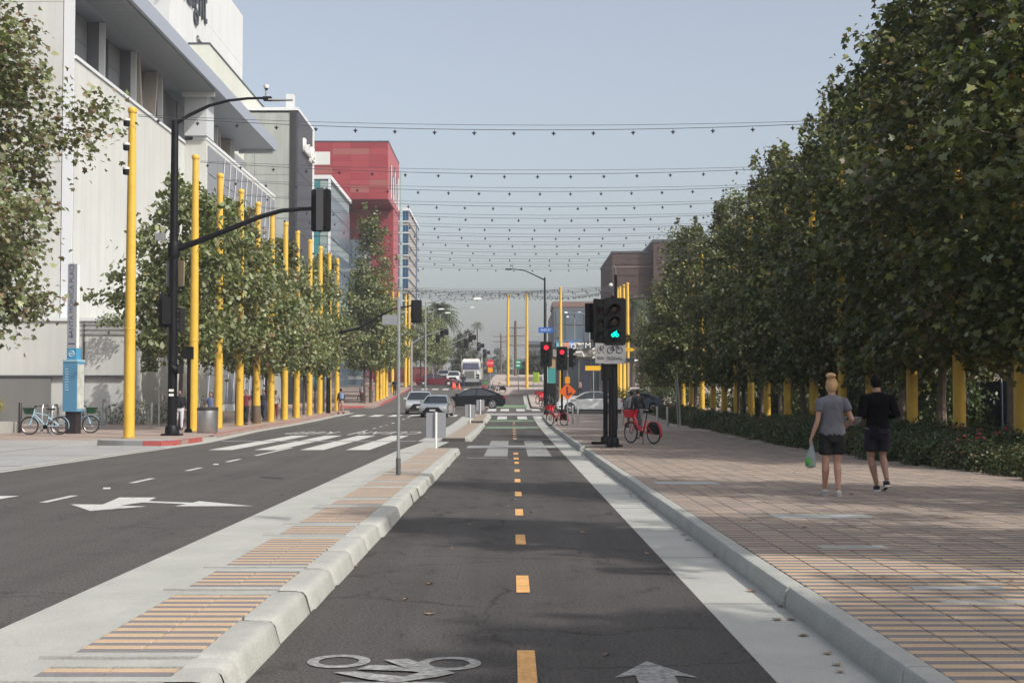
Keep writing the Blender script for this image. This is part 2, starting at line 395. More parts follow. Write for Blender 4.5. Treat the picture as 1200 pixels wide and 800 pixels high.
# green bands, far crossing
for a, b in ((70, 74.5), (84.5, 88), (127, 134)): polymark('green_band', [(-1.36, a), (1.36, a), (1.36, b), (-1.36, b)], paint_green, bike_lane, .008)
for k in range(6): polymark('band_dash', [(-1.2 + .42 * k, 71.5), (-.95 + .42 * k, 71.5), (-.95 + .42 * k, 73), (-1.2 + .42 * k, 73)], paint_worn, bike_lane, .012)
for x in (-2.0, -.95, .35, 1.6 ):
    polymark('crosswalk_bar', [(x, 89.5), (x + .62, 89.5), (x + .62, 96.5), (x, 96.5)], paint_white, bike_lane, .012); polymark('crosswalk_bar', [(x, 113), (x + .7, 113), (x + .7, 122), (x, 122)], paint_white, bike_lane, .012)
polymark('crosswalk_line', [(-2, 99), (3.5, 99), (3.5, 106), (-2, 106)], concrete_grey, bike_lane, .006)
for x in (-11, -9.7, -8.4, -7.1, -5.8, -4.5): polymark('crosswalk_bar', [(x, 96), (x + .7, 96), (x + .7, 101), (x, 101)], paint_white); polymark('crosswalk_bar', [(x, 171), (x + .75, 171), (x + .75, 174), (x, 174)], paint_white)
# ---------------- the walkway beside the bike lane
mb = MB(); mb.use(concrete_kerb)
KS = []
for a, b in ((-8, 39.3), (41.0, 93.0)):
    y = a
    while y < b - .1:
        e = min(y + 3.05, b); KS.append((y, e)); y = e
walk = MB(); slab(walk, 2.118, 30, -8, 97.2, .138); 
pavement = tag(walk.build('pavement', joint_dark), kind='structure')
for a, b in KS:
    za = g(a); q = [(1.972, -.03), (1.957, .0), (1.975, .125), (1.992, .147), (2.012, .152), (2.116, .151), (2.116, -.03)]
    dx = rnd.uniform(-.006, .006); m_ = MB(); n = len(q)
    vs = [(x + dx, a + .010, z + g(a)) for x, z in q] + [(x + dx, b - .010, z + g(b)) for x, z in q]
    m_.add(vs, [tuple(range(n)), tuple(range(2 * n - 1, n - 1, -1))] + [(i, n + i, n + (i + 1) % n, (i + 1) % n) for i in range(n)]); m_.build('kerb_block', concrete_kerb, pavement)
MB().hexa([(1.96, 39.3, -.02), (2.9, 39.3, -.02), (2.9, 41, -.02), (1.96, 41, -.02)], [(1.97, 39.3, .03), (2.9, 39.3, .1435), (2.9, 41, .1435), (1.97, 41, .03)]).build('kerb_ramp', concrete_kerb, pavement)
# pavers: 0.1 m deep and 0.3 m wide, buff and grey courses
def paver_mesh(m, w=.291, d=.0965, h=.016):
    b = MB(); e = .004
    b.add([(0, 0, -.01), (w, 0, -.01), (w, d, -.01), (0, d, -.01), (0, 0, h - e), (w, 0, h - e), (w, d, h - e), (0, d, h - e), (e, e, h), (w - e, e, h), (w - e, d - e, h), (e, d - e, h)],
          [(0, 1, 5, 4), (1, 2, 6, 5), (2, 3, 7, 6), (3, 0, 4, 7), (4, 5, 9, 8), (5, 6, 10, 9), (6, 7, 11, 10), (7, 4, 8, 11), (8, 9, 10, 11)])
    return b.mesh('brick', m, smooth=False)
PO, PG = paver_mesh(paver_orange), paver_mesh(paver_grey)
paver_mix = mat('joined_pavers', (1, 1, 1), .85, spec=.3, attr='tint', var=.14, vscale=1.2, grain=.1, gscale=50)
XS = [2.122 + .3 * k for k in range(60)]
hedgeX = lambda y: float(np.interp(y, [0, 20, 24, 28, 41, 50, 74, 97], [9.2, 9.0, 8.6, 8.1, 7.9, 8.2, 8.6, 9.5]))
nb = 0; big = []; V = []; Fc = []; T = []
row = 0; y = 2.0
oc = np.array([.38, .285, .21]); gc = np.array([.19, .175, .17])
while y < 60:
    orange = row % 2 == 0
    for k, x in enumerate(XS):
        if x > hedgeX(y) + .4: break
        if 39.2 < y < 41.1 and x < 2.9: continue
        inview = x < .372 * y and y > 6.7
        t = rnd.uniform(-.0015, .002)
        if inview and nb < 300:
            o = link('brick', PO if orange else PG, pavement, (x, y, .138 + t)); nb += 1
        else:
            z = g(y) + .154 + t; w, d = .291, .0965; o = len(V)
            V += [(x, y, z - .02), (x + w, y, z - .02), (x + w, y + d, z - .02), (x, y + d, z - .02), (x + .002, y + .003, z), (x + w - .003, y + .003, z), (x + w - .003, y + d - .002, z), (x + .002, y + d - .002, z)]
            Fc += [(o, o + 1, o + 5, o + 4), (o + 1, o + 2, o + 6, o + 5), (o + 2, o + 3, o + 7, o + 6), (o + 3, o, o + 4, o + 7), (o + 4, o + 5, o + 6, o + 7)]
            c = (oc if orange else gc) * rnd.uniform(.86, 1.14); T += [c] * 5
    y += .1; row += 1
me = bpy.data.meshes.new('paver_field'); me.from_pydata(V, [], Fc); me.materials.append(paver_mix)
a = me.attributes.new('tint', 'FLOAT_COLOR', 'FACE'); arr = np.ones((len(T), 4), np.float32); arr[:, :3] = np.array(T); a.data.foreach_set('color', arr.ravel())
tag(link('paver_field', me, pavement), kind='stuff')
far_paving = mat('far_paving', (.30, .245, .21), .85, var=.12, vscale=1)
_n = far_paving.node_tree
mb = MB(); strip(mb, 2.12, lambda y: hedgeX(y) + 1, 60, 97, .153); mb.build('paving', far_paving, pavement)
for x0, x1, y0, y1 in ((2.85, 3.5, 10.15, 10.32), (2.85, 3.6, 9.45, 9.58), (4.0, 5.1, 8.6, 8.9), (3.0, 4.1, 16.2, 16.7), (2.3, 3.3, 22.6, 23.3), (2.8, 3.4, 12.9, 13.15)):  # flat pale plates let into the paving
    MB().box(x0, x1, y0, y1, .1, .1575).build('pale_plate', mat('pale_plate_concrete', (.33, .34, .32), .85, var=.15, vscale=5), pavement)
# planting bed behind the walkway
mb = MB(); strip(mb, lambda y: hedgeX(y) + .35, 17.3, 2, 97, .157); tag(mb.build('planting_bed', mat('dark_soil', (.055, .04, .028), .95, var=.3, vscale=3, bump=.6, bscale=30)), kind='structure')
mb = MB(); strip(mb, 15.2, 60, -8, 97, .161); tag(mb.build('dry_verge', mat('dry_grass_soil', (.25, .19, .11), .95, var=.3, vscale=2, grain=.25, gscale=30, bump=.6, bscale=30)), kind='structure')
# ---------------- islands between the bike lane and the carriageway
joint_slot = mat('slot_shade', (.06, .052, .045), .95, var=.3, vscale=8)  # dark infill that paints the shadow into the kerb notches
def kerb_piece(parent, a, b):
    q = [(-1.662, -.03), (-1.662, .150), (-1.53, .151), (-1.49, .147), (-1.465, .132), (-1.452, .105), (-1.42, .0), (-1.415, -.03)]
    dx = rnd.uniform(-.022, .022); n = len(q); vs = []; rows = [(a + .012, .05), (a + .03, .02), (a + .07, .0), (a + .3, 0), (b - .3, rnd.uniform(-.004, .006)), (b - .07, 0), (b - .03, .02), (b - .012, .05)]
    for y, sh in rows:
        for i, (x, z) in enumerate(q):
            k = 0 if i < 2 else 1
            vs.append((x + (dx if i > 1 else 0) - sh * k * (1 if i > 2 else .3), y, z + g(y) - (sh if 0 < i < 6 else 0)))
    fs = [tuple(range(n)), tuple(range(len(rows) * n - 1, (len(rows) - 1) * n - 1, -1))]
    fs += [(r * n + i, (r + 1) * n + i, (r + 1) * n + (i + 1) % n, r * n + (i + 1) % n) for r in range(len(rows) - 1) for i in range(n)]
    MB().add(vs, fs).build('kerb_block', concrete_kerb, parent)
def island(y0, y1, limit, start=0):
    isl = bpy.data.objects.new('traffic_island', None); COL.objects.link(isl); tag(isl, kind='structure')
    rest = MB(); RV = []; nbr = 0; y = y0; k = start
    mb = MB(); slab(mb, -2.45, -1.66, y0 + .02, y1 - .02, .118); mb.build('bed', joint_dark, isl)
    while y < y1 - .3:
        L = 2.66 if k % 2 == 0 else 1.34; e = min(y + L, y1); y += .035; e -= .035
        z0, z1 = g(y), g(e)
        # border kerb, end bars and rolled kerb blocks
        MB().hexa([(-2.495, y + .012, z0 - .03), (-2.335, y + .012, z0 - .03), (-2.335, e - .012, z1 - .03), (-2.495, e - .012, z1 - .03)], [(-2.49, y + .012, z0 + .15), (-2.335, y + .012, z0 + .15), (-2.335, e - .012, z1 + .15), (-2.49, e - .012, z1 + .15)]).build('border_block', concrete_kerb, isl)
        for s0, s1 in ((y + .012, y + .125), (e - .20, e - .012)):
            MB().box(-2.334, -1.664, s0, s1, g(s0) + .05, g(s0) + .149).build('end_bar', concrete_kerb, isl)
        if k % 2 == 0:
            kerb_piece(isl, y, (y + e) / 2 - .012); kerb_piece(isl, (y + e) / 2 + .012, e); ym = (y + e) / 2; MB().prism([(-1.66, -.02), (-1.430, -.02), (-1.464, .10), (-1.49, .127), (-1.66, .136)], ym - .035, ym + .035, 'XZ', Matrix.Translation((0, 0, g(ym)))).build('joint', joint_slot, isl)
        else: kerb_piece(isl, y, e)
        yy = y + .13; r_ = 0
        while yy + .1 < e - .195:
            for c in range(2):
                x = -2.332 + c * .334; m_ = PG if r_ % 2 == 0 else PO
                if nbr < limit and yy > 6.9: o = link('brick', m_, isl, (x, yy, g(yy) + .136 + rnd.uniform(-.001, .001))); o.scale = (1.125, 1, 1); nbr += 1
                else:
                    z = g(yy) + .1515; o = len(RV)
                    rest.use(m_.materials[0]).add([(x, yy, z - .03), (x + .328, yy, z - .03), (x + .328, yy + .094, z - .03), (x, yy + .094, z - .03), (x + .002, yy + .002, z), (x + .326, yy + .002, z), (x + .326, yy + .092, z), (x + .002, yy + .092, z)],
                             [(0, 1, 5, 4), (1, 2, 6, 5), (2, 3, 7, 6), (3, 0, 4, 7), (4, 5, 6, 7)])
            yy += .1; r_ += 1
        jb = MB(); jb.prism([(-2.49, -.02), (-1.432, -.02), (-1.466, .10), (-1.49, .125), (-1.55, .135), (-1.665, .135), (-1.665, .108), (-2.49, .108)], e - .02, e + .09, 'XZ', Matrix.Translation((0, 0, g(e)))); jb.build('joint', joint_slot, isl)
        y = e + .035; k += 1
    if rest.f: tag(rest.build('paver_field', None, isl, smooth=False), kind='stuff')
    return isl
island(1.5, 7.5, 0, 1); island(7.5, 39.5, 300); island(50.4, 76.5, 0); island(82, 97, 0)
# ---------------- pavement by the mall
mb = MB(); slab(mb, -60, LK, 47.0, 108, .15); slab(mb, -60, -12.3, 128, 175, .15); slab(mb, -60, -12.3, 187, 330, .15)
wpave = tag(mb.build('pavement', mat('reddish_paving', (.30, .225, .19), .88, var=.12, vscale=.8, grain=.14, gscale=14, bump=.2, bscale=20)), kind='structure')
MB().hexa([(-60, 44.6, -.02), (-14.6, 44.6, -.02), (-13.6, 47, -.02), (-60, 47, -.02)], [(-60, 44.6, .0), (-14.6, 44.6, .0), (-13.6, 46.998, .153), (-60, 46.998, .153)]).build('ramp', concrete_grey, wpave)
# kerb by the mall: grey nose, then red, a dropped stretch, then red again
def kerb_run(pts, m, h=.155, w=.16):
    for (xa, ya), (xb, yb) in zip(pts[:-1], pts[1:]):
        d = Vector((xb - xa, yb - ya, 0)).normalized(); nrm = Vector((-d.y, d.x, 0)) * w
        A = Vector((xa, ya, 0)); B = Vector((xb, yb, 0)); z0, z1 = g(ya), g(yb)
        b_ = [A + Vector((0, 0, z0 - .05)), B + Vector((0, 0, z1 - .05)), B + nrm + Vector((0, 0, z1 - .05)), A + nrm + Vector((0, 0, z0 - .05))]
        t_ = [A + nrm * .1 + Vector((0, 0, z0 + h)), B + nrm * .1 + Vector((0, 0, z1 + h)), B + nrm + Vector((0, 0, z1 + h + .001)), A + nrm + Vector((0, 0, z0 + h + .001))]
        MB().hexa(b_, t_).build('kerb_block', m, wpave)
kerb_run([(-14.2, 47.3), (-13.4, 46.7), (-12.6, 46.2), (-11.9, 45.9)], concrete_grey)
kerb_run([(-11.9, 45.9), (-11.3, 45.9), (-10.95, 46.5), (-10.85, 48.0), (-10.85, 50)], kerb_red)
kerb_run([(-10.85, 50), (-10.9, 52), (-11.1, 53.6)], concrete_kerb, .10)
kerb_run([(LK(y), y) for y in [53.6, 56, 60, 65, 70, 75, 80, 85, 90, 95, 100, 104]] + [(-12.7, 107), (-13.6, 108.1), (-16, 108.3)], kerb_red)
mb = MB(); mb.add([(-14.0, 47.1, .154), (-12.0, 46.2, .154), (-11.15, 46.1, .154), (-11.05, 53.4, .154), (-13.0, 53.4, .154)], [(0, 1, 2, 3, 4)]); mb.build('corner_paving', concrete_grey, wpave)
for k in range(12):
    y = 50 + 4.85 * k
    MB().box(-22, LK(y) - .2, y, y + .25, g(y) + .1, g(y) + .155).build('paving_band', mat('pale_paving_band', (.36, .33, .30), .85, var=.1), wpave)
kerb_run([(-16, 127.7), (-13.2, 128), (-12.35, 130), (-12.25, 135), (-12.25, 175)], kerb_red)
# far corner and plaza
mb = MB(); slab(mb, lambda y: float(np.interp(y, [118, 121, 160], [4.2, 1.75, 1.75])), 60, 118, 176, .15); slab(mb, -2.0, 1.75, 156.5, 176, .15); slab(mb, -2.4, -1.6, 126, 156.5, .15); slab(mb, -3.0, 60, 187, 330, .15)
tag(mb.build('plaza', mat('plaza_paving', (.40, .33, .29), .88, var=.1, vscale=.6)), kind='structure')
# ================================================================== foliage
leaf_mat = mat('plane_tree_leaves', (.05, .075, .022), .48, spec=.5, attr='tint', trans=.2)
bark = mat('mottled_bark', (.16, .125, .095), .9, var=.35, vscale=3, bump=.5, bscale=12)
bark_dark = mat('dark_bark', (.07, .055, .045), .9, var=.3, vscale=4)
LOBED = [(0, -.5), (.12, -.34), (.46, -.30), (.33, -.06), (.5, .16), (.2, .16), (0, .55), (-.2, .16), (-.5, .16), (-.33, -.06), (-.46, -.30), (-.12, -.34)]
OVAL = [(0, -.5), (.34, -.12), (.26, .24), (0, .5), (-.26, .24), (-.34, -.12)]
SLIM = [(0, -.5), (.2, 0), (0, .5), (-.2, 0)]
def leaves(name, cen, size, shape, rng, up=.5, cols=None, out=None):
    """one mesh of many leaves: cen (n,3) positions; each leaf has a tint of its own"""
    n = len(cen); T = np.array(shape); k = len(T)
    nr = rng.normal(size=(n, 3)); nr[:, 2] = np.abs(nr[:, 2]) * .8 + up
    if out is not None: nr += out * .9
    nr /= np.linalg.norm(nr, axis=1)[:, None]
    a = np.cross(nr, rng.normal(size=(n, 3))); a /= np.linalg.norm(a, axis=1)[:, None]; b = np.cross(nr, a)
    s = size * rng.uniform(.6, 1.2, n)
    P = cen[:, None, :] + (a[:, None, :] * T[None, :, :1] + b[:, None, :] * T[None, :, 1:]) * s[:, None, None]
    P += nr[:, None, :] * (-(np.abs(T[:, 0]) * .45)[None, :, None] * s[:, None, None])
    me = bpy.data.meshes.new(name); me.vertices.add(n * k); me.vertices.foreach_set('co', P.astype(np.float32).ravel())
    me.loops.add(n * k); me.loops.foreach_set('vertex_index', np.arange(n * k, dtype=np.int32))
    me.polygons.add(n); me.polygons.foreach_set('loop_start', np.arange(0, n * k, k, dtype=np.int32)); me.update(calc_edges=True)
    me.materials.append(leaf_mat)
    C = np.array(cols); w = rng.integers(0, len(C), n); c = C[w] * rng.uniform(.7, 1.3, n)[:, None]
    A = np.ones((n, 4), np.float32); A[:, :3] = c
    at = me.attributes.new('tint', 'FLOAT_COLOR', 'FACE'); at.data.foreach_set('color', A.ravel())
    return me
GREENS = [(0.065, 0.085, 0.017), (0.051, 0.068, 0.014), (0.088, 0.101, 0.02), (0.075, 0.094, 0.021), (0.125, 0.135, 0.03), (0.057, 0.068, 0.019), (0.062, 0.079, 0.014), (0.062, 0.079, 0.014), (0.075, 0.088, 0.021), (0.187, 0.194, 0.052), (0.114, 0.082, 0.025), (0.224, 0.231, 0.084)]
GREENS_L = [(0.156, 0.182, 0.077), (0.131, 0.156, 0.061), (0.194, 0.221, 0.099), (0.263, 0.293, 0.143), (0.1, 0.124, 0.046), (0.188, 0.176, 0.088), (0.15, 0.176, 0.072), (0.125, 0.143, 0.066)]
BROWNS = GREENS_L + [(.20, .135, .09), (.17, .12, .075), (.13, .09, .055), (.11, .12, .055), (.24, .22, .15)]
def crown(rng, H, Rm, zb, nc, nl, clump=.5, peak=.38, power=.75, shoots=6):
    t = rng.beta(1.3, 1.5, nc) if nc else np.zeros(0)
    t[:nc // 6] = rng.uniform(0, .25, nc // 6)
    prof = np.where(t < peak, np.sin(t / peak * PI / 2) * .45 + .55, np.cos((t - peak) / (1 - peak) * PI / 2) ** power)
    ang = rng.uniform(0, 2 * PI, nc); rr = Rm * prof * np.sqrt(rng.uniform(.12, 1, nc)) * rng.uniform(.8, 1.12, nc)
    lump = 1 + .22 * np.sin(ang * 3 + t * 9 + Rm * 7) + .16 * np.sin(ang * 5 - t * 14 + H)
    rr *= lump
    out_ = rng.uniform(0, 1, nc) < .13; rr = np.where(out_, rr * 1.28, rr)          # boughs standing out of the outline
    csz = np.where(out_, .62, rng.uniform(.65, 1.3, nc))
    cc = np.stack([rr * np.cos(ang), rr * np.sin(ang), zb + t * (H - zb)], 1)
    P = []; O = []
    for c, cs in zip(cc, csz):
        k = int(nl * cs * rng.uniform(.7, 1.25)); q = rng.normal(size=(k, 3)) * np.array([1, 1, .62]) * clump * cs
        P.append(c + q); o = c * np.array([1, 1, .15]); o = o / (np.linalg.norm(o) + 1e-6); O.append(np.repeat(o[None] * .6, k, 0) + q * .3)
    for _ in range(shoots):
        a = rng.uniform(0, 2 * PI); r = rng.uniform(0, .55) * Rm; zt = H * rng.uniform(.9, 1.04); L = rng.uniform(.8, 2.0); k = int(nl * .55)
        u = rng.uniform(0, 1, k); w = .28 * (1 - u * .8)
        q = np.stack([r * math.cos(a) + rng.normal(size=k) * w, r * math.sin(a) + rng.normal(size=k) * w, zt - L * (1 - u)], 1); P.append(q); O.append(rng.normal(size=(k, 3)) * .2)
    return np.concatenate(P), np.concatenate(O), cc
def tree(name, label, cat, seed, H, Rm, zb, nc, nl, leaf, shape, cols, trunk_r=.14, clump=.5, group=None, bk=None, peak=.38, power=.75, shoots=6, lean=0):
    rng = np.random.default_rng(seed); t = thing(name, label, cat, group=group)
    P, O, cc = crown(rng, H, Rm, zb, nc, nl, clump, peak, power, shoots)
    link('crown', leaves('crown', P, leaf, shape, rng, cols=cols, out=O), t)
    mb = MB(); tr = [(0, 0, -.1), (lean * .2, .03, zb * .5), (lean * .5, -.04, zb), (lean * .8 + .08, 0, (zb + H) / 2), (lean, 0, H * .9)]
    mb.tube(tr, [trunk_r * 1.2, trunk_r, trunk_r * .85, trunk_r * .5, .02], 8); mb.build('trunk', bk or bark, t)
    idx = rng.permutation(len(cc))[:14]
    for i in idx:
        c = cc[i]; z0 = max(zb * .85, min(c[2] - 1.0, H * .8)) ; p0 = Vector((.02, 0, z0)); p2 = Vector(c); p1 = p0.lerp(p2, .5) + Vector((0, 0, .35))
        mb = MB(); mb.tube([p0, p1, p2], [trunk_r * .42, trunk_r * .28, .012], 5, cap=False)
        mb.build('limb', bk or bark, t)
    return t
PROT = []
TALL = [tree('plane_tree', 'tall plane tree', 'tree', s, H, Rr, 2.3, 225, 100, .25, LOBED, gg, .15, .42, 'plane trees along the walkway', peak=.3, power=pw, shoots=20)
        for s, H, Rr, gg, pw in ((11, 14.8, 3.8, GREENS, .85), (12, 13.6, 3.6, GREENS + GREENS_L[:3], .7), (13, 15.4, 4.1, GREENS + BROWNS[-3:], 1.0))]
SMALL = [tree('street_tree', 'young street tree', 'tree', s, H, Rr, 2.7, 90, 80, .26, OVAL, c, .095, .36, 'street trees between the yellow poles', bk=bark_dark, peak=.35, power=.85, shoots=12)
         for s, H, Rr, c in ((21, 9.6, 2.5, GREENS_L), (22, 8.8, 2.7, GREENS_L), (23, 9.9, 2.2, BROWNS))]
wr = random.Random(3)
# row beside the walkway (the first ones stand beside and behind the camera, their shadows cross the path)
RT = [(11.8, .0, 1.02, 1), (11.6, 7.6, 1.04, 0), (12.0, 15.2, 1.02, 2), (14.9, 27.0, 1.0, 0), (14.3, 34.5, 1.06, 1), (14.4, 41.0, 1.02, 2), (14.2, 47.0, 1.03, 0), (14.4, 52.6, .96, 1), (14.5, 58.5, .90, 2), (14.3, 63, .95, 0), (14.2, 69.5, .95, 1),
      (14.3, 76, .9, 2), (14.5, 82.5, .90, 0), (14.3, 88, .93, 1), (14.0, 93.5, .84, 2), (13.6, 105.5, .90, 0), (13.3, 112, .82, 1), (18.5, 67, .95, 2), (18.8, 84, .95, 0), (19, 55, 1.0, 1), (26, 98, .95, 2)]
for i, (x, y, s, k) in enumerate(RT):
    if i < 17: lab = f'tall dark plane tree, {nth(i)} in the row behind the rose hedge'
    else: lab = f'{["first","second","third","fourth"][i-17]} dark plane tree standing behind the hedge row of trees'
    place(TALL[k], USED, (x, y, g(y) + .15), wr.uniform(0, 6.28), lab, sc=(s * (.9 if 50 < y < 95 else 1), s * (.86 if 50 < y < 95 else 1), s * wr.uniform(.96, 1.09))) if not (i < 3) else place(TALL[k], USED, (x, y, .15), wr.uniform(0, 6), lab, sc=(s * .8, s * .58, s))
    USED[TALL[k].name] = 1
LT = [(-14.3, 61.5, 1.05, 1), (-13.9, 67, 1.02, 0), (-13.9, 72, 1.0, 2), (-13.8, 76, .98, 0), (-13.9, 80.5, .93, 1), (-13.8, 85.5, .95, 2), (-13.8, 90, .9, 0), (-13.9, 95, .93, 1), (-13.8, 100, .95, 0), (-13.9, 105, .98, 2),
      (-13.9, 134, 1.15, 0), (-14.0, 141, 1.05, 2), (-13.8, 149, 1.05, 1), (-13.9, 158, 1.0, 0), (-13.9, 167, .9, 2), (-10.8, 200, .9, 1), (-11.2, 215, .9, 0), (-12.2, 190, 1.0, 1)]
for i, (x, y, s, k) in enumerate(LT):
    lab = f'young green street tree, {nth(i)} in the kerbside row by the mall' if i < 10 else f'street tree beyond the cross street, {nth(i-10)} of that row'
    place(SMALL[k], USED, (x, y, g(y) + .15), wr.uniform(0, 6.28), lab, sc=(s * .9, s * .95, s * wr.uniform(1.0, 1.2))); USED[SMALL[k].name] = 1
# the taller tree with an airy top in front of the red building
o = tree('street_tree', 'taller airy street tree with a sparse top in front of the red building', 'tree', 31, 18.6, 2.9, 3.2, 150, 70, .27, OVAL, GREENS_L + GREENS[:3], .14, .42, bk=bark_dark, peak=.3, power=1.15, shoots=12)
o.location = (-13.5, 136, g(136) + .15)
# big tree before the white wall, its trunk outside the frame
o = tree('plane_tree', 'broad brown-tinged plane tree in front of the white mall wall', 'tree', 41, 14.9, 4.7, 3.5, 430, 130, .225, LOBED, BROWNS, .2, .55, peak=.5, power=.4, shoots=9)
o.location = (-19.0, 44.0, .05)
# clump of leaves on a bare stem sticking out above the row
rng = np.random.default_rng(5)
# ---------------- hedge shrubs
def shrub(seed, cols, flowers=False, h=.8, w=.75, n=1500, leaf=.08):
    rng = np.random.default_rng(seed); t = thing('rose_shrub', 'low dark green rose shrub in the hedge along the walkway', 'shrub', group='rose shrubs of the hedge along the walkway')
    u = rng.normal(size=(n, 3)); u /= np.linalg.norm(u, axis=1)[:, None]; u[:, 2] = np.abs(u[:, 2]); r = rng.uniform(.55, 1.05, n) ** .6 * (1 + .18 * np.sin(u[:, 0] * 9 + seed) * np.cos(u[:, 1] * 8))
    P = u * r[:, None] * np.array([w, w, h]); link('foliage', leaves('foliage', P, leaf, OVAL, rng, cols=cols, out=u * .4), t)
    mb = MB()
    for k in range(7): a = rng.uniform(0, 6.28); mb.tube([(0, 0, 0), (math.cos(a) * w * .4, math.sin(a) * w * .4, h * .5), (math.cos(a) * w * .6, math.sin(a) * w * .6, h * .9)], [.015, .01, .004], 4, cap=False)
    mb.build('stem', bark_dark, t)
    if flowers:
        mb = MB()
        for k in range(5):
            a = rng.uniform(0, 6.28); r = rng.uniform(.1, .7) * w; MB().ball((math.cos(a) * r, math.sin(a) * r, h * rng.uniform(.8, 1.08)), .045, 6, 4, (1, 1, .7)).build('rose_bloom', mat('rose_petals', (.30, .025, .05), .6), t)
    return t
HG = [(.05, .075, .025), (.065, .09, .03), (.04, .06, .02), (.09, .10, .035), (.10, .065, .03)]
SHR = [shrub(51, HG), shrub(52, HG, True), shrub(53, HG[:3])]
y = 21.5; i = 0; nsh = 0
while y < 96:
    for d in (.55, 1.7, 2.9, 4.1):
        if y > 62 and d > 2: continue
        k = [0, 2, 0, 2, 0, 2, 0, 1, 2][(i * 7 + int(d * 3)) % 9]; s = wr.uniform(.72, 1.05) * (1.0 if y > 36 else .9)
        zoff = .1
        fl = k == 1
        place(SHR[k], USED, (hedgeX(y) + d + wr.uniform(-.2, .2), y + wr.uniform(-.3, .3), g(y) + zoff), wr.uniform(0, 6.28), 'rose shrub with dark pink blooms in the hedge along the walkway' if fl else 'low dark green rose shrub in the hedge along the walkway', 'pink-flowering shrubs of the hedge along the walkway' if fl else None, sc=s)
        USED[SHR[k].name] = 1
    y += 1.05 if y < 45 else 1.35; i += 1
# taller dark bushes closing the view behind the row and on the far corner
for i in range(24):
    y = 52 + 2.9 * i if i < 16 else 119.5; x = 16.2 + (i % 3) * .7 if i < 16 else 9.0 + 2.1 * (i - 16)
    place(SHR[0 if i % 2 else 2], USED, (x, y, g(y) + .1), wr.uniform(0, 6.28), 'tall dark bush closing the gap behind the plane tree trunks' if i < 16 else 'dark bush on the far corner behind the blue-grey sedan', 'tall bushes behind the plane trees' if i < 16 else 'bushes on the far corner', sc=(2.0, 2.2, 2.9 if i < 16 else 2.2))
# foliage tuft on its stem above the tree row
t = thing('young_tree', 'slim young tree whose tuft of leaves tops a bare stem above the dark row', 'tree', (13.0, 82, g(82) + .15))
mb = MB(); mb.tube([(0, 0, 0), (.1, 0, 6), (0, 0, 12.3)], [.06, .04, .02], 6); mb.build('trunk', bark_dark, t)
P = rng.normal(size=(420, 3)) * np.array([.42, .42, .4]) + np.array([0, 0, 12.7]); link('crown', leaves('crown', P, .2, OVAL, rng, cols=GREENS_L), t)
# fan of grass, planters' shrubs and climbing vine by the mall
def bush(name, label, loc, n, w, d, h, leaf, shape, cols, seed, cat='plant'):
    rng = np.random.default_rng(seed); P = rng.uniform(-1, 1, (n, 3)); P[:, 2] = np.abs(P[:, 2]); k = np.linalg.norm(P, axis=1) < 1.15; P = P[k] * np.array([w, d, h])
    t = thing(name, label, cat, loc); link('foliage', leaves('foliage', P, leaf, shape, rng, cols=cols), t)
    mb = MB()
    for q in range(8): a = rng.uniform(-.7, .7); mb.tube([(a * w * .5, 0, 0), (a * w, 0, h * .8)], [.012, .004], 4, cap=False)
    mb.build('stem', bark_dark, t); return t
bush('climbing_vine', 'climbing vine hanging down the white wall beside the thick black pole', (-18.2, 71.5, 2.9), 1500, .42, .3, 3.1, .17, OVAL, GREENS_L, 61, 'vine')
bush('climbing_vine', 'vine tuft growing over the ledge of the white wall', (-20.4, 73.0, 5.2), 500, 1.0, .4, .7, .15, OVAL, GREENS_L, 62, 'vine')
for i, (x, y, w, h) in enumerate(((-20.6, 73.4, 1.0, 1.1), (-19.2, 73, .8, 1.3), (-17.6, 74.5, 1.2, 1.5), (-16.2, 76, 1.0, 1.5), (-18.6, 77, 1.0, 1.2))):
    bush('leafy_shrub', f'{["low","bushy","loose","spreading","grey-green"][i]} leafy shrub at the foot of the white wall, {nth(i)}', (x, y, g(y) + .1), 420, w, .5, h, .11, OVAL, GREENS + [(.12, .14, .09)], 70 + i, 'shrub')
rng = np.random.default_rng(9)
t = thing('ornamental_grass', 'yellow-green ornamental grass clump in the low planter', 'grass', (-20.6, 56.5, .6)); mb = MB()
for k in range(260):
    a = rng.uniform(0, 6.28); r = rng.uniform(.2, .95); h = rng.uniform(.5, .95); q = .012; c, s = math.cos(a), math.sin(a)
    mb.add([(c * .1 - s * q, s * .1 + c * q, 0), (c * .1 + s * q, s * .1 - c * q, 0), (c * r * .5 + s * q, s * r * .5 - c * q, h), (c * r, s * r, h * .75), (c * r * .5 - s * q, s * r * .5 + c * q, h)], [(0, 1, 2, 4), (4, 2, 3)])
mb.build('blade', mat('yellow_grass', (.30, .27, .06), .7), t, smooth=False)
t = thing('low_planter', 'low pale concrete planter with joints holding the yellow grass', 'planter', (-21.2, 56.4, .15))
for k in range(4): MB().box(-1.5 + .72 * k, -.8 + .72 * k, -1.2, 1.2, 0, .45).build('block', concrete, t)

